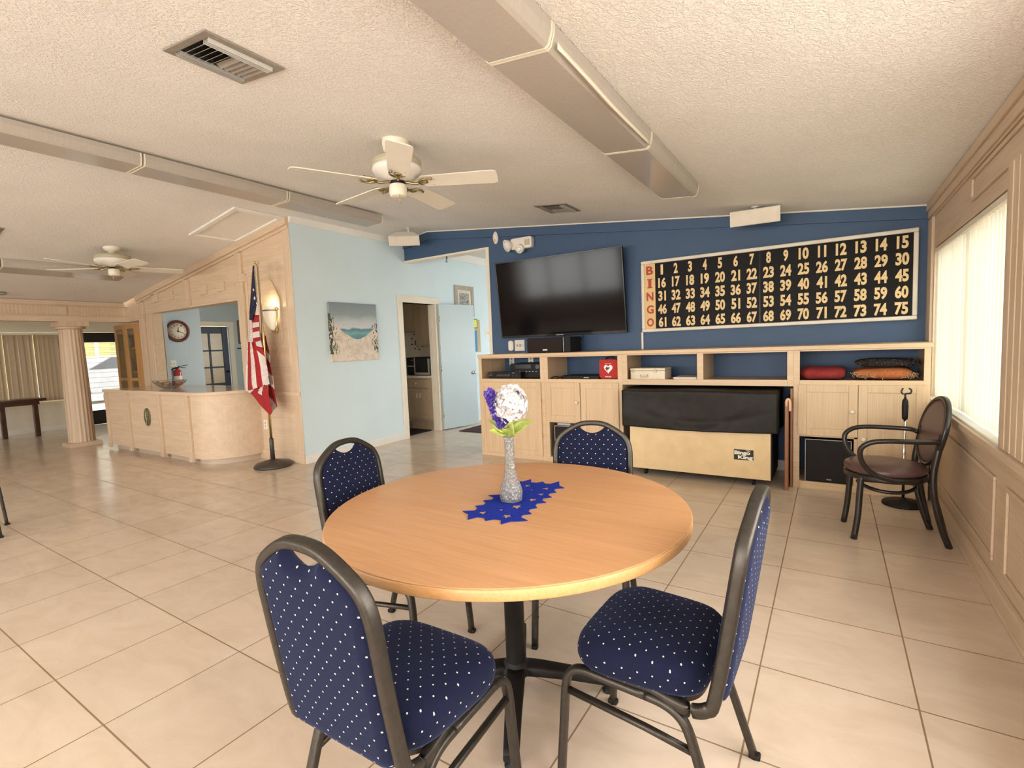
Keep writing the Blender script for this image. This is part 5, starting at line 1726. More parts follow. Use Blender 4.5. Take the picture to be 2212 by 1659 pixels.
# back fall, right of the pole
cloth('rear_fold', [(-5.66, 1.60), (-5.66, 1.463), (-5.66, 1.305), (-5.65, 1.161), (-5.64, 0.98), (-5.60, 0.80), (-5.545, 0.665)], [(-5.561, 1.56), (-5.543, 1.462), (-5.512, 1.361), (-5.512, 1.232), (-5.482, 1.089), (-5.475, 0.945), (-5.443, 0.733)],
      lambda u, v: bands(v * 1.05 - 0.28 * u, [0.10, 0.24, 0.42, 0.60, 0.80], 0), lambda u, v: 0.035 + 0.02 * math.sin(3 * u), 20, 50)
# long outer fall with lengthwise stripes
cloth('outer_fold', [(-5.862, 1.775), (-5.912, 1.607), (-5.948, 1.476), (-6.0, 1.276), (-6.045, 1.089), (-6.067, 0.96), (-6.065, 0.905)], [(-5.80, 1.770), (-5.79, 1.60), (-5.77, 1.47), (-5.66, 1.40), (-5.595, 1.25), (-5.572, 1.10), (-5.556, 0.995)],
      lambda u, v: 1 if (v < 0.30 and u < 0.75) else bands(u, [0.10 * min(1, v * 1.6), 0.30, 0.50, 0.72], 1), lambda u, v: -0.045 + 0.018 * math.sin(2.5 * PI * u + 1.5 * v), 40, 40)
# turned-up bottom corner
cloth('lower_corner', [(-6.063, 0.915), (-5.99, 0.885), (-5.933, 0.862), (-5.85, 0.80), (-5.769, 0.734), (-5.68, 0.68), (-5.594, 0.628)], [(-5.91, 0.94), (-5.83, 0.955), (-5.765, 0.965), (-5.70, 0.985), (-5.63, 0.97), (-5.585, 0.85), (-5.54, 0.665)],
      lambda u, v: bands(v + 0.10 * u, [0.24, 0.50, 0.64], 1) if u > 0.42 else (1 if v < 0.20 else 0), lambda u, v: -0.02 + 0.012 * math.sin(4 * v + 2 * u), 30, 40)
# front bands by the pole
cloth('front_fold', [(-5.792, 1.95), (-5.80, 1.819), (-5.812, 1.711), (-5.829, 1.64), (-5.841, 1.552), (-5.849, 1.49)], [(-5.672, 1.965), (-5.664, 1.81), (-5.671, 1.714), (-5.674, 1.65), (-5.68, 1.564), (-5.668, 1.515)],
      lambda u, v: bands(v, [0.20, 0.36, 0.54, 0.66, 0.84], 1), lambda u, v: -0.062 + 0.016 * math.cos(PI * u), 16, 60)
cloth('folded_band', [(-5.849, 1.50), (-5.835, 1.46), (-5.815, 1.43), (-5.79, 1.41)], [(-5.668, 1.52), (-5.64, 1.43), (-5.615, 1.36), (-5.60, 1.32)],
      lambda u, v: 1 if (v < 0.35 and u > 0.35) else 0, lambda u, v: -0.055 + 0.012 * math.sin(3 * u), 16, 24)
ct = cloth('canton', [(-5.702, 2.385), (-5.76, 2.173), (-5.815, 1.969), (-5.855, 1.827), (-5.873, 1.765)], [(-5.690, 2.380), (-5.690, 2.222), (-5.688, 2.066), (-5.690, 1.945), (-5.818, 1.755)],
           lambda u, v: 2, lambda u, v: -0.066 + 0.014 * math.cos(PI * u), 14, 40)
m = MB()
for (sx, sz, r_) in ((-5.742, 2.008, 0.024), (-5.752, 2.105, 0.019)):
    k = (FY - 0.085) / 3.40
    m.prism([((sx + 0.02) * k + a, 1.3476 + (sz - 1.3476) * k + b) for a, b in star(0, 0, r_, 0.15)], FY - 0.0875, FY - 0.0835, 'xz')
m.build('stars', fw_, ct)
cloth('heading', [(-5.690, 2.385), (-5.690, 2.1), (-5.688, 1.937), (-5.680, 1.72), (-5.682, 1.53)], [(-5.664, 2.385), (-5.664, 2.1), (-5.664, 1.937), (-5.662, 1.72), (-5.662, 1.52)],
      lambda u, v: 1, lambda u, v: -0.045 + 0.02 * u, 6, 30)

# ================================================================== reception counter
CT0, CT1, CTY = -9.30, -6.55, 3.06
t = thing('reception_counter', 'pale wooden reception counter with a curved right end and an oval emblem', 'counter', (-7.8, 3.35, 0))


def cpath(o, inset=0.0):
    """front line of the counter, o metres outside of it"""
    pts = [(CT0 - o, YP), (CT0 - o, CTY - o)]
    pts += [(CT1 - 0.12, CTY - o)]
    # flattish curve to the wall
    for k in range(1, 17):
        a = PI / 2 * k / 16
        pts.append((CT1 - 0.12 + (0.46 + o) * math.sin(a) ** 0.9, CTY - o + (YP - CTY + o) * (1 - math.cos(a) ** 0.9)))
    return pts
MB().prism(cpath(-0.06), 0.0, 0.075, 'xy').build('plinth', plain('kick_plate', (0.52, 0.42, 0.33), 0.4), t)
MB().prism(cpath(0.0), 0.075, 0.872, 'xy').build('body', MT['panel_x'], t)
tp_ = cpath(0.035)
tp_[0] = (tp_[0][0], YP + 0.02); tp_[-1] = (tp_[-1][0], YP)
MB().prism(tp_, 0.872, 0.91, 'xy').build('edge', MT['panel_x'], t, bevel=0.004)
mb_, n, b = new_mat('polished_stone_top')
nz = node(n, 'ShaderNodeTexNoise', Scale=6.0, Detail=6.0)
n.links.new(coords(n), nz.inputs['Vector'])
n.links.new(ramp(n, nz.outputs['Fac'], [(0.35, (0.40, 0.33, 0.27)), (0.65, (0.52, 0.44, 0.36))]), b.inputs['Base Color'])
b.inputs['Roughness'].default_value = 0.12
MB().prism(cpath(0.025), 0.910, 0.913, 'xy').merge(MB().box(-8.98, -6.52, YP - 0.01, YP + 0.25, 0.872, 0.913)).build('top', mb_, t)
for x in (CT0 + 0.035, -8.52, -7.545, -6.77):
    m = MB()
    m.box(x - 0.03, x + 0.03, CTY - 0.03, CTY, 0.03, 0.872); m.box(x - 0.07, x + 0.01, CTY - 0.012, CTY, 0.075, 0.872)
    m.box(x - 0.036, x + 0.036, CTY - 0.038, CTY, 0.73, 0.84); m.box(x - 0.036, x + 0.036, CTY - 0.038, CTY, 0.03, 0.16)
    m.build('pilaster', MT['panel_z'], t, bevel=0.004)
em = MB(); em.lathe([(0.098, 0.0), (0.098, -0.008), (0.085, -0.013), (0.001, -0.015)], (0, 0, 0), 32, 'y').xf(Matrix.Translation((-7.96, CTY, 0.547)) @ Matrix.Diagonal((1.0, 1, 1.28, 1)))
gm_ = plain('green_bronze', (0.16, 0.15, 0.08), 0.4, 0.5, 0.4, 40)
eo = em.build('emblem', gm_, t)
m = MB().tube(spline([(-7.97, CTY - 0.016, 0.44), (-7.95, CTY - 0.02, 0.52), (-7.965, CTY - 0.02, 0.60), (-7.945, CTY - 0.016, 0.65)], 4), 0.009, 8)
for k in range(5):
    for s_ in (-1, 1): m.tube([(-7.957, CTY - 0.018, 0.50 + 0.026 * k), (-7.957 + s_ * 0.05, CTY - 0.015, 0.525 + 0.026 * k)], 0.006, 6)
m.build('relief', plain('pale_bronze', (0.30, 0.29, 0.17), 0.4, 0.5), eo)
plate('wall_outlet', 'ivory outlet low on the panelled wall behind the flag pole', 'outlet', (-6.125, YP - 0.0, 0.445), XX, ZZ, NN, 0.075, 0.12, two)

# bowl with wrapped sweets
t = thing('sweet_bowl', 'clear glass bowl of wrapped sweets standing on the counter', 'bowl', (-8.02, 3.40, 0.914))
MB().lathe([(0.07, 0), (0.09, 0.004), (0.14, 0.03), (0.19, 0.075), (0.215, 0.115), (0.212, 0.118), (0.185, 0.08), (0.135, 0.036), (0.085, 0.010), (0.001, 0.008)], (-8.02, 3.40, 0.914), 36).build('bowl', glassy('bowl_glass', (0.86, 0.84, 0.83), 0.1, 0.05), t)
cs_ = [plain('wrapper_%d' % i, c, 0.35) for i, c in enumerate(((0.55, 0.20, 0.08), (0.70, 0.65, 0.62), (0.16, 0.10, 0.22), (0.60, 0.42, 0.30)))]
m = MB(); rnd = random.Random(2)
for k in range(46):
    a, r_ = rnd.uniform(0, 2 * PI), 0.12 * math.sqrt(rnd.random())
    m.ball((-8.02 + r_ * math.cos(a), 3.40 + r_ * math.sin(a), 0.914 + 0.03 + 0.18 * r_ + rnd.uniform(0, 0.03)), 0.02, 8, 5, (1, 0.7, 0.6), rnd.randrange(4))
ob = m.build('sweets', cs_, t); ob['kind'] = 'stuff'

# wall lamp
LX_, LY_, LZ_ = -5.765, YP - 0.01, 1.70
t = thing('wall_lamp', 'lit white glass wall lamp with a brass bow on the octagon panel', 'wall lamp', (LX_, YP, 1.6))
sh = MB()
def shade(u, v):
    a = PI * u
    h = v
    r_ = 0.115 * (1 - (1 - h) ** 2.2) ** 0.55 if h > 0 else 0.0
    return (LX_ - r_ * math.cos(a) * 0.95, LY_ - 0.015 - r_ * math.sin(a) * 0.85, 1.635 + 0.285 * h)
sh.grid(shade, 26, 20)
lm, n, b = new_mat('lit_opal_glass')
b.inputs['Base Color'].default_value = (0.9, 0.85, 0.7, 1); b.inputs['Emission Color'].default_value = (1.0, 0.86, 0.60, 1); b.inputs['Emission Strength'].default_value = 0.26
ob = sh.build('shade', lm, t); q = ob.modifiers.new('t', 'SOLIDIFY'); q.thickness = 0.004
MB().tube([(LX_ - 0.118 * math.cos(PI * k / 20), LY_ - 0.015 - 0.106 * math.sin(PI * k / 20), 1.872) for k in range(21)], 0.009, 8).build('band', plain('satin_nickel', (0.45, 0.42, 0.36), 0.3, 0.6), t)
MB().tube(spline([(LX_ + 0.125, LY_ - 0.03, 1.88), (LX_ + 0.135, LY_ - 0.04, 1.76), (LX_ + 0.115, LY_ - 0.05, 1.66), (LX_ + 0.07, LY_ - 0.03, 1.60)], 5), 0.011, 10).ball((LX_ + 0.128, LY_ - 0.03, 1.885), 0.022, 12, 8).build('bow', MT['gold'], t)
MB().box(LX_ - 0.06, LX_ + 0.06, YP - 0.016, YP, 1.62, 1.88).build('back_plate', MT['gold'], t, bevel=0.004)
MB().ball((LX_, LY_ - 0.05, 1.86), 0.022, 12, 8, (1, 1, 1.5)).build('bulb', emit('lit_bulb', (1.0, 0.85, 0.58), 6.0), t)
pl = bpy.data.lights.new('lamp_glow', 'POINT'); pl.energy = 2.2; pl.color = (1.0, 0.80, 0.5); pl.shadow_soft_size = 0.02
po_ = bpy.data.objects.new('lamp_glow', pl); COL.objects.link(po_); po_.parent = t; po_.location = (0, -0.06, 0.325)

# ================================================================== office things behind the counter
ck = thing('wall_clock', 'round dark wooden wall clock seen through the reception opening', 'clock', (OXC, 4.575, 1.84))
Rk = Matrix.Translation((OXC, 4.575, 1.84))
MB().lathe([(0.198, 0.0), (0.205, 0.012), (0.20, 0.03), (0.175, 0.04), (0.158, 0.03), (0.150, 0.018)], (0, 0, 0), 48, 'x', caps=False).xf(Rk).build('rim', wood('mahogany', (0.10, 0.02, 0.015), (0.16, 0.035, 0.02), 'z', 0.3), ck)
MB().lathe([(0.152, 0.0), (0.152, 0.018), (0.001, 0.018)], (0, 0, 0), 48, 'x').xf(Rk).build('dial', plain('ivory_dial', (0.72, 0.66, 0.54), 0.5), ck)
m = MB()
for h in range(1, 13):
    a = 2 * PI * h / 12
    text(m, str(h), 0.118 * math.sin(a), 0.118 * math.cos(a), 0.018 if h < 10 else 0.03, 0.028, (OXC + 0.018, 4.575, 1.84), (0, 1, 0), (0, 0, 1), 0.001, bold=0.01, N=(1, 0, 0))
m.build('numerals', MT['black'], ck)
m = MB()
def hand(mb, a, ln, w_):
    d = Vector((0, math.sin(a), math.cos(a))); s_ = Vector((0, d.z, -d.y)) * w_
    o = Vector((OXC + 0.021, 4.575, 1.84))
    mb.hexa([o - s_ - d * 0.02, o + s_ - d * 0.02, o + s_ * 0.5 + d * ln, o - s_ * 0.5 + d * ln], [p + Vector((0.002, 0, 0)) for p in (o - s_ - d * 0.02, o + s_ - d * 0.02, o + s_ * 0.5 + d * ln, o - s_ * 0.5 + d * ln)])
hand(m, math.radians(8), 0.075, 0.008); hand(m, math.radians(112), 0.11, 0.006)
m.build('hands', MT['black'], ck)
plate('switch_plate', 'cream double switch plate on the office wall beneath the clock', 'light switch', (OXC, 4.42, 1.24), (0, 1, 0), ZZ, (1, 0, 0), 0.17, 0.125, [(-0.045, 0, 0.012, 0.03), (0.0, 0, 0.012, 0.03), (0.045, 0, 0.012, 0.03)])
ex = thing('fire_extinguisher', 'red fire extinguisher with a black hose on the office wall behind the bowl', 'fire extinguisher', (OXC + 0.10, 4.50, 0.86))
EXx, EXy = OXC + 0.09, 4.47
MB().lathe([(0.062, 0.80), (0.066, 0.82), (0.066, 1.07), (0.055, 1.11), (0.025, 1.135), (0.022, 1.15)], (EXx, EXy, 0), 24).build('cylinder', plain('extinguisher_red', (0.42, 0.02, 0.02), 0.25), ex)
MB().lathe([(0.0668, 0.90), (0.0668, 1.01)], (EXx, EXy, 0), 24, caps=False).build('label', plain('pale_label', (0.75, 0.68, 0.60), 0.5), ex)
MB().cbox((EXx, EXy, 1.16), (0.04, 0.05, 0.03)).cbox((EXx + 0.0, EXy + 0.10, 1.195), (0.02, 0.16, 0.010), rot=Matrix.Rotation(0.12, 3, 'X')).cbox((EXx, EXy + 0.08, 1.165), (0.02, 0.12, 0.010), rot=Matrix.Rotation(-0.2, 3, 'X')).build('valve_handle', MT['black'], ex)
MB().tube(spline([(EXx, EXy - 0.02, 1.16), (EXx, EXy - 0.09, 1.13), (EXx, EXy - 0.115, 1.03), (EXx, EXy - 0.10, 0.93), (EXx + 0.02, EXy - 0.075, 0.87)], 5), 0.014, 10).build('hose', MT['black'], ex)
MB().box(OXC, OXC + 0.03, EXy - 0.03, EXy + 0.03, 0.95, 1.12).build('wall_hook', MT['grey'], ex)
# glazed office door
dr = thing('office_door', 'dark navy door with six glass panes at the back of the office', 'door', (OD - 0.04, 5.98, 0))
dm = plain('navy_door_paint', (0.012, 0.018, 0.05), 0.4)
m = MB()
y0, y1 = 5.565, 6.405
def dbox(a, b, c, d): m.box(OD - 0.06, OD - 0.02, a, b, c, d)
dbox(y0, y0 + 0.13, 0.005, 2.03); dbox(y1 - 0.13, y1, 0.005, 2.03); dbox(y0 + 0.13, y1 - 0.13, 1.87, 2.03); dbox(y0 + 0.13, y1 - 0.13, 0.005, 0.72)
ym = (y0 + y1) / 2
dbox(ym - 0.02, ym + 0.02, 0.72, 1.87)
for z in (1.09, 1.475): dbox(y0 + 0.13, y1 - 0.13, z - 0.018, z + 0.018)
m.build('frame', dm, dr, bevel=0.003)
fg = plain('curtained_glass', (0.62, 0.52, 0.36), 0.25)
for a, b in ((y0 + 0.13, ym - 0.02), (ym + 0.02, y1 - 0.13)):
    for c, d in ((0.72, 1.072), (1.108, 1.457), (1.493, 1.87)): MB().box(OD - 0.044, OD - 0.036, a, b, c, d).build('pane', fg, dr)
MB().ball((OD + 0.03, y1 - 0.06, 0.98), 0.03, 12, 8).lathe([(0.012, -0.02), (0.012, 0.02)], (OD, y1 - 0.06, 0.98), 10, 'x').build('knob', MT['blackgloss'], dr)
def picture(name, lab, O, X, w_, h_, fr, fm, art, mat_w=0.05):
    O, X = Vector(O), Vector(X); Z = Vector((0, 0, 1)); N = X.cross(Z)
    Rm = Matrix((X, -N, Z)).transposed().to_4x4(); Rm.translation = O
    t = thing(name, lab, 'picture', O)
    m = MB()
    for a in ((-w_ / 2, w_ / 2, -h_ / 2, -h_ / 2 + fr), (-w_ / 2, w_ / 2, h_ / 2 - fr, h_ / 2), (-w_ / 2, -w_ / 2 + fr, -h_ / 2 + fr, h_ / 2 - fr), (w_ / 2 - fr, w_ / 2, -h_ / 2 + fr, h_ / 2 - fr)): m.box(a[0], a[1], -0.025, 0, a[2], a[3])
    m.xf(Rm).build('frame', fm, t, bevel=0.003)
    MB().box(-w_ / 2 + fr, w_ / 2 - fr, -0.010, 0, -h_ / 2 + fr, h_ / 2 - fr).xf(Rm).build('mat_board', plain('ivory_mat', (0.72, 0.66, 0.56), 0.7) if 'ivory_mat' not in bpy.data.materials else bpy.data.materials['ivory_mat'], t)
    k = fr + mat_w
    o = MB().box(-w_ / 2 + k, w_ / 2 - k, -0.012, -0.010, -h_ / 2 + k, h_ / 2 - k).xf(Rm).build('print', art, t)
    return t
def floral(name, bgc, fgc, sc):
    a, n, b = new_mat(name)
    vo = node(n, 'ShaderNodeTexVoronoi', Scale=sc); vo.feature = 'DISTANCE_TO_EDGE'
    nz = node(n, 'ShaderNodeTexNoise', Scale=sc * 0.7, Detail=3.0)
    n.links.new(coords(n), nz.inputs['Vector'])
    n.links.new(nz.outputs['Color'], vo.inputs['Vector'])
    n.links.new(ramp(n, vo.outputs['Distance'], [(0.05, fgc), (0.16, bgc)]), b.inputs['Base Color'])
    b.inputs['Roughness'].default_value = 0.5
    return a
picture('framed_picture', 'brown framed floral picture on the dark office wall right of the blue door', (OD + 0.001, 6.86, 1.90), (0, 1, 0), 0.44, 0.56, 0.035, wood('brown_frame', (0.12, 0.06, 0.03), (0.2, 0.1, 0.05), 'z'), floral('faded_print', (0.45, 0.42, 0.36), (0.15, 0.12, 0.12), 9), 0.07)
MB().box(OD, OD + 0.012, 6.60, 7.10, 1.50, 1.525).build('picture_ledge', MT['black'], label='thin black ledge on the office wall under the brown framed picture', cat='ledge')
plate('wall_plate', 'small pale plate on the office wall right of the blue door', 'wall plate', (OD, 6.72, 0.98), (0, 1, 0), ZZ, (1, 0, 0), 0.07, 0.12, [(0, 0, 0.02, 0.03)])

# glazed display cabinet beside the entry
t = thing('display_cabinet', 'honey wood cabinet with narrow glass doors left of the reception opening', 'display cabinet', (-10.05, 3.9, 0))
hw = wood('honey_wood', (0.52, 0.27, 0.09), (0.62, 0.34, 0.13), 'z', 0.4)
yc0 = 3.735
m = MB()
m.box(-10.72, -10.70, yc0 + 0.03, yc0 + 0.24, 0, 1.955); m.box(-9.86, -9.47, yc0 + 0.005, yc0 + 0.24, 0, 1.955)
m.box(-10.70, -9.86, yc0 + 0.03, yc0 + 0.24, 1.925, 1.955); m.box(-10.70, -9.86, yc0 + 0.22, yc0 + 0.24, 0, 1.925); m.box(-10.70, -9.86, yc0 + 0.03, yc0 + 0.22, 0, 0.05)
m.build('carcass', hw, t, bevel=0.002)
for z in (0.75, 1.13, 1.53):
    MB().box(-10.70, -9.86, yc0 + 0.05, yc0 + 0.22, z, z + 0.018).build('shelf', hw, t)
for a, b in ((-10.72, -10.295), (-10.285, -9.865)):
    m = MB(); w_ = 0.07
    m.box(a, a + w_, yc0, yc0 + 0.025, 0.02, 1.95); m.box(b - w_, b, yc0, yc0 + 0.025, 0.02, 1.95)
    m.box(a + w_, b - w_, yc0, yc0 + 0.025, 0.02, 0.12); m.box(a + w_, b - w_, yc0, yc0 + 0.025, 1.87, 1.95); m.box(a + w_, b - w_, yc0, yc0 + 0.025, 0.98, 1.03)
    d = m.build('door', hw, t, bevel=0.003)
    MB().box(a + w_, b - w_, yc0 + 0.010, yc0 + 0.014, 0.12, 1.87).build('pane', MT['glass'], d)
rnd = random.Random(9)
k = 0
for z in (1.148, 1.548):
    for x in (-10.58, -10.46, -10.14, -10.02):
        k += 1
        h = rnd.uniform(0.16, 0.26)
        ob = MB().lathe([(0.03, 0), (0.04, h * 0.3), (0.025, h * 0.7), (0.03, h)], (x, yc0 + 0.13, z), 14).build('figurine', plain('pale_ceramic_%d' % k, rnd.choice([(0.5, 0.45, 0.4), (0.35, 0.2, 0.16), (0.55, 0.5, 0.45)]), 0.3), label='small ornament on a %s shelf behind glass of the honey wood cabinet' % ('upper' if z > 1.3 else 'middle'), cat='ornament', group='ornaments in the glass cabinet, ' + ('upper' if z > 1.3 else 'middle') + ' shelf')

# ================================================================== porch: blinds, long table, entry door, view out
MT['slat_w'] = translucent('beige_blind_slat', (0.40, 0.30, 0.20), 0.07)
MT['slat_e'] = translucent('cream_blind_slat', (0.88, 0.83, 0.72), 0.5)
def blinds(name, lab, axis_x, y0, y1, z0, z1, wid, ang, mat, jit, seed):
    t = thing(name, lab, 'blinds', (axis_x, (y0 + y1) / 2, z1))
    MB().box(axis_x - 0.03, axis_x + 0.03, y0, y1, z1 - 0.035, z1).build('headrail', MT['cream'], t, bevel=0.004)
    r_ = random.Random(seed)
    n = int((y1 - y0) / (wid * 0.80))
    for k in range(n):
        y = y0 + wid * 0.45 + (y1 - y0 - wid * 0.9) * k / (n - 1)
        a = ang + r_.uniform(-jit, jit)
        R = Matrix.Translation((axis_x, y, 0)) @ Matrix.Rotation(a, 4, 'Z')
        m = MB()
        pts = [(0.006 * math.cos(PI * (q / 6 - 0.5)) - 0.004, (q / 6 - 0.5) * wid) for q in range(7)]
        vs = [(px, py, z) for z in (z0, z1 - 0.035) for px, py in pts]
        m.add(vs, [(q, q + 1, 8 + q, 7 + q) for q in range(6)], 0, True).xf(R)
        o = m.build('slat', mat, t, weld=False)
    return t
blinds('vertical_blinds', 'bright cream vertical blinds glowing in the right-hand window', XE + 0.028, 3.225, 5.285, 0.80, 1.975, 0.089, 0.30, MT['slat_e'], 0.10, 4)
blinds('vertical_blinds', 'brownish closed vertical blinds across the porch window at the far left', PX + 0.05, -1.5, 3.74, 0.60, 1.93, 0.089, 0.30, MT['slat_w'], 0.32, 6)
m = MB()
wy = [-1.5, 0.3, 2.0, 3.70]
for y in wy: m.box(PX - 0.09, PX - 0.04, y, y + 0.05, 0.585, 1.95)
m.box(PX - 0.09, PX - 0.04, -1.5, 3.75, 0.585, 0.63); m.box(PX - 0.09, PX - 0.04, -1.5, 3.75, 1.90, 1.95)
o = m.build('window_6', MT['white'], kind=S)
MB().box(PX - 0.067, PX - 0.063, -1.45, 3.70, 0.63, 1.90).build('pane', MT['glass'], o)
# long dark table
dw = wood('dark_walnut', (0.045, 0.02, 0.012), (0.09, 0.04, 0.022), 'y', 0.3)
t = thing('long_table', 'long dark wooden table under the porch blinds at the far left', 'table', (-12.5, 1.9, 0))
MB().box(-12.80, -12.30, 0.9, 3.14, 0.655, 0.70).build('tabletop', dw, t, bevel=0.005)
MB().box(-12.74, -12.36, 1.0, 3.05, 0.59, 0.655).build('apron', dw, t)
for x, y in ((-12.39, 2.99), (-12.64, 2.60), (-12.39, 1.05), (-12.64, 1.05)):
    MB().box(x - 0.035, x + 0.035, y - 0.035, y + 0.035, 0, 0.59).build('leg', dw, t, bevel=0.005)
# glazed entry door (black frame)
t = thing('entry_door', 'black framed glass entry door with daylight, beyond the fluted column', 'door', (PX - 0.06, 4.28, 0))
bf = plain('black_door_paint', (0.014, 0.012, 0.010), 0.4)
m = MB()
ey0, ey1 = 3.905, 4.655
m.box(PX - 0.09, PX - 0.04, ey0, ey0 + 0.09, 0.005, 1.945); m.box(PX - 0.09, PX - 0.04, ey1 - 0.06, ey1, 0.005, 1.945)
m.box(PX - 0.09, PX - 0.04, ey0 + 0.09, ey1 - 0.06, 1.74, 1.945); m.box(PX - 0.09, PX - 0.04, ey0 + 0.09, ey1 - 0.06, 0.005, 0.30)
m.build('frame', bf, t, bevel=0.003)
MB().box(PX - 0.068, PX - 0.064, ey0 + 0.09, ey1 - 0.06, 0.30, 1.74).build('pane', glassy('view_dimming_glass', (0.68, 0.69, 0.69)), t)  # grey tint added to the pane to tone down the overbright outside
m = MB()
for k in range(14):
    z = 0.36 + k * 0.105
    m.box(PX - 0.034, PX - 0.030, ey0 + 0.10, ey1 - 0.07, z, z + 0.006)
m.build('blind_slats', MT['white'], t)
MB().cbox((PX - 0.02, ey0 + 0.045, 0.98), (0.05, 0.03, 0.12)).build('handle', MT['brass'], t, bevel=0.004)
# house and car outside
hs = thing('house', 'pale yellow clapboard house across the drive seen through the entry door', 'house', (-27, 8.5, -0.02))
sd = MB()
ys_ = plain('pale_yellow_siding', (0.62, 0.52, 0.22), 0.7)
z = -0.02
while z < 3.6:
    sd.hexa([(-27.00, 3, z), (-26.955, 3, z), (-26.955, 16, z), (-27.00, 16, z)], [(-27.0, 3, z + 0.235), (-26.985, 3, z + 0.235), (-26.985, 16, z + 0.235), (-27.0, 16, z + 0.235)])
    z += 0.235
sd.box(-31, -27, 3, 16, -0.02, 3.6)
sd.build('wall', ys_, hs)
MB().prism([(-31.6, 3.55), (-26.3, 3.55), (-29, 5.2)], 2.6, 16.4, 'xz').build('roof', plain('grey_shingles', (0.32, 0.30, 0.29), 0.9, 0, 0.2, 10), hs)
MB().box(-26.97, -26.93, 9.2, 10.3, 1.2, 2.5).build('window', MT['glass'], hs)
MB().box(-26.98, -26.92, 8.62, 8.76, -0.02, 3.6).build('corner_board', MT['white'], hs)
cr2 = thing('parked_car', 'pale silver parked car on the drive outside the entry door', 'car', (-20.5, 6.6, -0.02))
cy0 = 4.9
prof = [(0, 0.32), (0, 0.78), (0.18, 0.95), (1.05, 1.05), (1.75, 1.50), (3.3, 1.52), (4.1, 1.08), (4.5, 1.0), (4.55, 0.6), (4.5, 0.3)]
def arch(cx):
    return [(cx + 0.36 * math.cos(PI * k / 8), 0.30 + 0.36 * math.sin(PI * k / 8)) for k in range(9)]
pl_ = prof + arch(3.7) + arch(0.85)
MB().prism([(cy0 + a, b) for a, b in pl_], -21.4, -19.7, 'yz').build('body', plain('silver_car_paint', (0.42, 0.43, 0.45), 0.25), cr2, bevel=0.03)
MB().prism([(cy0 + a, b) for a, b in ((1.20, 1.08), (1.80, 1.44), (3.22, 1.46), (3.85, 1.10))], -21.41, -19.69, 'yz').build('window', plain('car_window', (0.10, 0.11, 0.12), 0.1), cr2)
for a in (0.85, 3.7):
    for x in (-19.80, -21.30):
        w_ = MB().lathe([(0.10, -0.09), (0.29, -0.10), (0.31, -0.08), (0.31, 0.08), (0.29, 0.10), (0.10, 0.09)], (x, cy0 + a, 0.30), 28, 'x').build('wheel', plain('tyre_rubber', (0.04, 0.04, 0.04), 0.8) if 'tyre_rubber' not in bpy.data.materials else bpy.data.materials['tyre_rubber'], cr2)
        m = MB().lathe([(0.001, -0.108), (0.20, -0.106)], (x, cy0 + a, 0.30), 20, 'x').lathe([(0.001, 0.108), (0.20, 0.106)], (x, cy0 + a, 0.30), 20, 'x')
        m.build('hub_cap', MT['chrome'], w_)

# ================================================================== pale-blue wall: painting, kitchen doorway, corridor
pa, n, b = new_mat('beach_painting')
tcn = n.nodes.new('ShaderNodeTexCoord'); sp_n = n.nodes.new('ShaderNodeSeparateXYZ')
n.links.new(tcn.outputs['Object'], sp_n.inputs[0])
def M2(op, a, v):
    x = n.nodes.new('ShaderNodeMath'); x.operation = op
    for i, q in enumerate((a, v)):
        if isinstance(q, (int, float)): x.inputs[i].default_value = q
        else: n.links.new(q, x.inputs[i])
    return x.outputs[0]
U, Vv = sp_n.outputs['Y'], sp_n.outputs['Z']          # across -0.39..0.39, up 0..0.755
nz = node(n, 'ShaderNodeTexNoise', Scale=5.0, Detail=6.0, Distortion=0.4)
n.links.new(coords(n, (1, 1.0, 3.0)), nz.inputs['Vector'])
vn = M2('ADD', Vv, M2('MULTIPLY', M2('SUBTRACT', nz.outputs['Fac'], 0.5), 0.10))
sky = ramp(n, M2('DIVIDE', vn, 0.755), [(0.40, (0.10, 0.27, 0.31)), (0.49, (0.22, 0.42, 0.46)), (0.545, (0.10, 0.24, 0.29)), (0.575, (0.62, 0.64, 0.66)), (0.68, (0.52, 0.57, 0.58)), (0.80, (0.30, 0.36, 0.37)), (1.0, (0.22, 0.28, 0.30))])
# dune line: high at the sides, low in the middle
du = M2('ADD', M2('MULTIPLY', M2('POWER', M2('ABSOLUTE', M2('ADD', U, -0.04), 0), 1.6), 1.05), 0.285)
n3 = node(n, 'ShaderNodeTexNoise', Scale=14.0, Detail=4.0)
n.links.new(coords(n), n3.inputs['Vector'])
du = M2('ADD', du, M2('MULTIPLY', M2('SUBTRACT', n3.outputs['Fac'], 0.5), 0.03))
sand_mask = M2('LESS_THAN', Vv, du)
sand = ramp(n, n3.outputs['Fac'], [(0.3, (0.62, 0.52, 0.42)), (0.6, (0.78, 0.69, 0.58))])
vo = node(n, 'ShaderNodeTexVoronoi', Scale=26.0)
n.links.new(coords(n, (1, 1.6, 1)), vo.inputs['Vector'])
foot = M2('MULTIPLY', M2('LESS_THAN', vo.outputs['Distance'], 0.23), M2('LESS_THAN', M2('ABSOLUTE', M2('ADD', U, M2('MULTIPLY', M2('SUBTRACT', Vv, 0.2), 0.35)), 0), 0.15))
mx1 = node(n, 'ShaderNodeMix', data_type='RGBA'); n.links.new(M2('MULTIPLY', foot, 0.7), mx1.inputs['Factor']); n.links.new(sand, mx1.inputs['A']); mx1.inputs['B'].default_value = (0.28, 0.24, 0.21, 1)
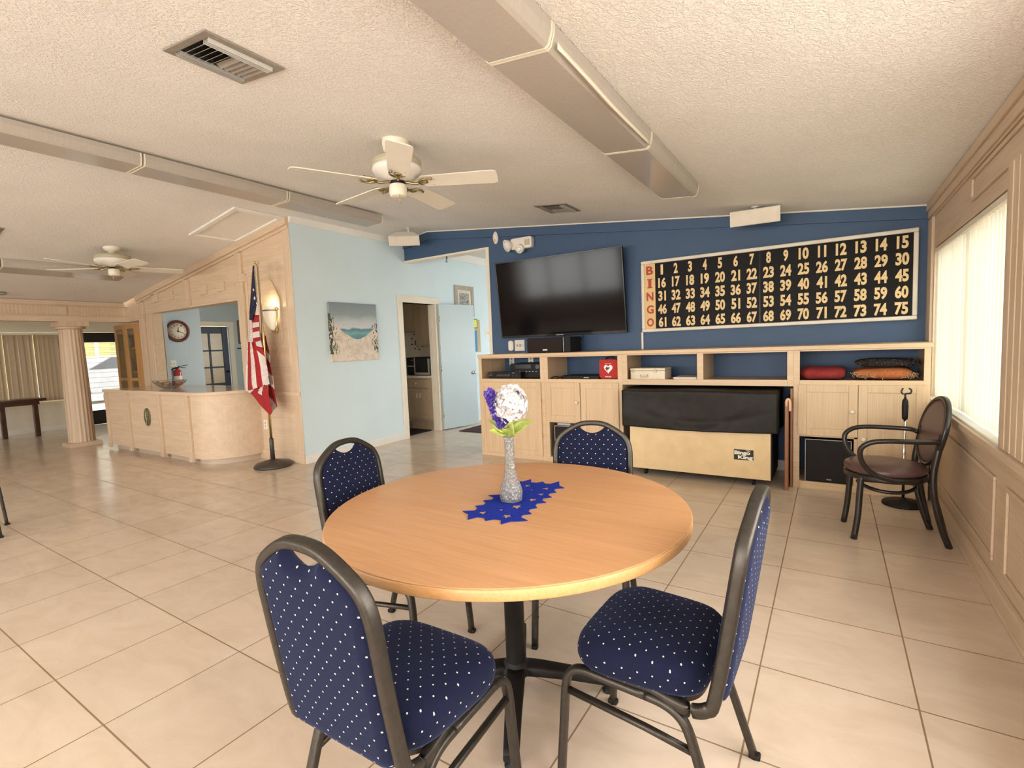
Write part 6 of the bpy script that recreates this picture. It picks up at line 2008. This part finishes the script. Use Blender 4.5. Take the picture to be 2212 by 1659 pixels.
# dark grass clumps at the sides
n4 = node(n, 'ShaderNodeTexNoise', Scale=11.0, Detail=5.0, Distortion=2.0)
n.links.new(coords(n, (1, 2.2, 0.9)), n4.inputs['Vector'])
side_ = M2('MULTIPLY', M2('SUBTRACT', M2('ABSOLUTE', U, 0), 0.20), 1.6)
gr = M2('MULTIPLY', M2('GREATER_THAN', M2('ADD', n4.outputs['Fac'], side_), 0.735), M2('LESS_THAN', Vv, M2('ADD', du, 0.06)))
gr = M2('MULTIPLY', gr, M2('GREATER_THAN', Vv, 0.10))
mx2 = node(n, 'ShaderNodeMix', data_type='RGBA'); n.links.new(sand_mask, mx2.inputs['Factor']); n.links.new(sky, mx2.inputs['A']); n.links.new(mx1.outputs['Result'], mx2.inputs['B'])
mx3 = node(n, 'ShaderNodeMix', data_type='RGBA'); n.links.new(gr, mx3.inputs['Factor']); n.links.new(mx2.outputs['Result'], mx3.inputs['A']); mx3.inputs['B'].default_value = (0.06, 0.075, 0.045, 1)
n.links.new(mx3.outputs['Result'], b.inputs['Base Color']); b.inputs['Roughness'].default_value = 0.7
MB().box(XL + 0.002, XL + 0.037, 4.11, 4.885, 1.212, 1.970).build('canvas_painting', pa, label='unframed canvas painting of a sandy beach path to the sea on the pale blue wall', cat='painting', bevel=0.004)

# open door, folded back into the corridor
t = thing('open_door', 'plain pale blue door swung open against the corridor wall beside the kitchen doorway', 'door', (XL + 0.03, DY1 + 0.03, 0))
a_ = math.radians(12.5)
Rd = Matrix.Translation((XL + 0.045, DY1 + 0.035, 0)) @ Matrix.Rotation(-a_, 4, 'Z')
MB().box(-0.018, 0.018, 0.0, 0.735, 0.012, 2.035).xf(Rd).build('slab', plain('pale_blue_door_paint', (0.48, 0.58, 0.61), 0.45, 0, 0.02, 3), t, bevel=0.002)
MB().lathe([(0.028, 0.018), (0.028, 0.024), (0.011, 0.026), (0.011, 0.05), (0.024, 0.056), (0.027, 0.068), (0.018, 0.078), (0.001, 0.08)], (0, 0.675, 0.90), 20, 'x').xf(Rd).build('knob', MT['chrome'], t)
for z in (0.25, 1.0, 1.8): MB().lathe([(0.007, z - 0.045), (0.007, z + 0.045)], (0.018, 0.0, 0), 10).xf(Rd).build('hinge', MT['brass'], t)
picture('framed_picture', 'grey wood framed black and white picture above the open blue door', (XL + 0.001, 6.915, 2.12), (0, 1, 0), 0.52, 0.52, 0.07, wood('weathered_grey_frame', (0.36, 0.32, 0.26), (0.48, 0.44, 0.38), 'z', 0.6), floral('black_white_print', (0.62, 0.60, 0.55), (0.03, 0.03, 0.03), 14), 0.055)
t = thing('notice_board', 'tan notice board with a yellow and a blue sheet on the corridor wall', 'notice board', (XL, 7.19, 1.23))
MB().box(XL, XL + 0.012, 6.95, 7.335, 1.235, 1.81).build('board', plain('tan_cork', (0.52, 0.44, 0.26), 0.8), t)
MB().box(XL + 0.012, XL + 0.015, 6.96, 7.235, 1.245, 1.62).build('blue_sheet', plain('blue_paper', (0.07, 0.25, 0.58), 0.6), t)
ysh = MB().box(XL + 0.012, XL + 0.016, 6.93, 7.255, 1.655, 1.825).build('yellow_sheet', plain('green_border', (0.16, 0.22, 0.06), 0.6), t)
MB().box(XL + 0.016, XL + 0.0175, 6.955, 7.235, 1.675, 1.805).build('yellow_face', plain('yellow_paper', (0.82, 0.85, 0.12), 0.6), ysh)
plate('light_switch', 'white three-gang light switch on the corridor wall by the opening', 'light switch', (XL, 7.60, 1.575), (0, 1, 0), ZZ, (1, 0, 0), 0.20, 0.15, [(-0.05, 0, 0.012, 0.05), (0.0, 0, 0.012, 0.05), (0.05, 0, 0.012, 0.05)])
t = thing('ceiling_hook', 'small black hook under the navy header of the corridor opening', 'hook', (-4.56, YB + 0.02, 2.53))
MB().tube([(-4.56, YB + 0.02, 2.612), (-4.56, YB + 0.02, 2.565)], 0.007, 8).tube(spline([(-4.56, YB + 0.02, 2.57), (-4.578, YB + 0.02, 2.55), (-4.56, YB + 0.02, 2.532), (-4.545, YB + 0.02, 2.548)], 4), 0.004, 6).build('hook', MT['black'], t)
MB().box(-4.99, -3.95, 6.17, 7.3, 0.0, 0.012).build('door_mat', plain('burgundy_mat', (0.055, 0.018, 0.022), 0.95, 0, 0.2, 90, 0.4, 300), label='dark burgundy mat on the corridor floor by the open door', cat='mat', bevel=0.004)

# kitchen seen through the doorway
kw = wood('greyed_oak', (0.36, 0.27, 0.18), (0.46, 0.36, 0.25), 'z', 0.4)
ky = 6.09
t = thing('kitchen_base_cabinet', 'oak kitchen base cabinet with one drawer above two doors', 'cabinet', (-5.75, 6.4, 0))
kx0, kx1 = -6.02, -5.475
m = MB(); m.box(kx0, kx1, ky, 6.71, 0.16, 0.855); m.box(kx0 + 0.05, kx1, ky + 0.06, 6.71, 0, 0.16); m.build('carcass', kw, t, bevel=0.002)
def kdoor(x0, x1, z0, z1, parent, nm, y, arch_=False, knob=None):
    m = MB(); w_ = 0.055
    m.box(x0, x0 + w_, y - 0.018, y, z0, z1); m.box(x1 - w_, x1, y - 0.018, y, z0, z1); m.box(x0 + w_, x1 - w_, y - 0.018, y, z0, z0 + w_)
    if arch_:
        xm = (x0 + x1) / 2
        pts = [(x0 + w_, z1)] + [(x0 + w_ + (x1 - x0 - 2 * w_) * k / 10, z1 - w_ - 0.05 * (1 - math.sin(PI * k / 10))) for k in range(11)] + [(x1 - w_, z1)]
        m.prism(pts, y - 0.018, y, 'xz')
    else: m.box(x0 + w_, x1 - w_, y - 0.018, y, z1 - w_, z1)
    m.box(x0 + w_ - 0.004, x1 - w_ + 0.004, y - 0.010, y, z0 + w_ - 0.004, z1 - w_ + 0.004)
    m.box(x0 + w_ + 0.03, x1 - w_ - 0.03, y - 0.016, y, z0 + w_ + 0.03, z1 - w_ - 0.06)
    o = m.build(nm, kw, parent, bevel=0.003)
    if knob: MB().tube([(knob[0], y - 0.018, knob[1] - 0.035), (knob[0], y - 0.035, knob[1] - 0.025), (knob[0], y - 0.035, knob[1] + 0.025), (knob[0], y - 0.018, knob[1] + 0.035)], 0.007, 8).build('handle', MT['cream'], o)
    return o
d = MB().box(kx0 + 0.03, kx1 - 0.005, ky - 0.018, ky, 0.70, 0.835).build('drawer', kw, t, bevel=0.004)
MB().lathe([(0.001, -0.035), (0.018, -0.033), (0.02, -0.025), (0.01, -0.018), (0.01, 0)], ((kx0 + kx1) / 2, ky - 0.018, 0.77), 4, 'y').build('knob', MT['cream'], d)
xm = (kx0 + kx1) / 2 + 0.03
kdoor(kx0 + 0.03, xm - 0.005, 0.19, 0.68, t, 'door', ky, False, (xm - 0.035, 0.57)); kdoor(xm + 0.005, kx1 - 0.005, 0.19, 0.68, t, 'door', ky, False, (xm + 0.035, 0.57))
MB().box(kx0 - 0.02, kx1, ky - 0.03, 6.71, 0.857, 0.895).build('kitchen_worktop', plain('pale_laminate', (0.62, 0.55, 0.46), 0.35), label='pale kitchen worktop under the microwave, seen through the doorway', cat='worktop', bevel=0.004)
t = thing('microwave_oven', 'black and silver microwave oven on the kitchen worktop', 'microwave', (-5.75, 6.3, 0.896))
MB().box(-6.03, -5.50, ky + 0.06, ky + 0.44, 0.905, 1.195).build('case', MT['black'], t, bevel=0.005)
MB().box(-5.835, -5.515, ky + 0.042, ky + 0.059, 0.925, 1.18).build('door', MT['blackgloss'], t, bevel=0.004)
m = MB(); m.box(-5.845, -5.825, ky + 0.036, ky + 0.058, 0.915, 1.19); m.box(-5.845, -5.505, ky + 0.036, ky + 0.058, 0.905, 0.945); m.box(-5.53, -5.51, ky + 0.02, ky + 0.058, 0.94, 1.17)
m.build('silver_trim', plain('silver_plastic', (0.45, 0.44, 0.42), 0.3, 0.5), t, bevel=0.003)
m = MB(); m.box(-6.01, -5.86, ky + 0.054, ky + 0.06, 1.04, 1.06); m.box(-5.93, -5.885, ky + 0.054, ky + 0.06, 1.145, 1.155); m.build('control_strip', MT['grey'], t)
for x in (-6.0, -5.53): MB().box(x - 0.02, x + 0.02, ky + 0.1, ky + 0.16, 0.896, 0.905).build('foot', MT['black'], t)
ku = 6.38
t = thing('kitchen_wall_cabinet', 'shorter oak kitchen wall cabinet at the left', 'cabinet', (-6.3, 6.5, 1.63))
MB().box(-6.75, -6.02, ku, 6.71, 1.64, 2.25).build('carcass', kw, t, bevel=0.002)
kdoor(-6.74, -6.39, 1.66, 2.23, t, 'door', ku, True); kdoor(-6.38, -6.03, 1.66, 2.23, t, 'door', ku, True)
t = thing('kitchen_wall_cabinet', 'taller oak kitchen wall cabinet at the right, above the microwave', 'cabinet', (-5.7, 6.5, 1.36))
MB().box(-6.015, -5.475, ku, 6.71, 1.375, 2.25).build('carcass', kw, t, bevel=0.002)
kdoor(-5.97, -5.49, 1.395, 2.23, t, 'door', ku, True)
t = thing('wall_decal', 'dark leafy wall ornament between the kitchen cabinets', 'wall ornament', (-6.28, 6.715, 1.5))
m = MB(); rnd = random.Random(4)
for k in range(26):
    a, r_ = rnd.uniform(0, 2 * PI), 0.075 * math.sqrt(rnd.random())
    m.ball((-6.28 + r_ * math.cos(a), 6.71, 1.47 + 1.2 * r_ * math.sin(a)), 0.024, 8, 5, (1, 0.4, 1))
for k in range(9):
    a = 2 * PI * k / 9
    m.ball((-6.28 + 0.15 * math.cos(a), 6.712, 1.47 + 0.15 * math.sin(a)), 0.016, 6, 4, (1.3, 0.4, 0.8))
m.build('leaves', plain('dark_leaf_print', (0.02, 0.025, 0.02), 0.7), t)
MB().box(-6.7, XL - 0.13, 5.42, 6.08, 0.0, 0.01).build('kitchen_mat', MT['black'], label='black mat on the kitchen floor inside the doorway', cat='mat')
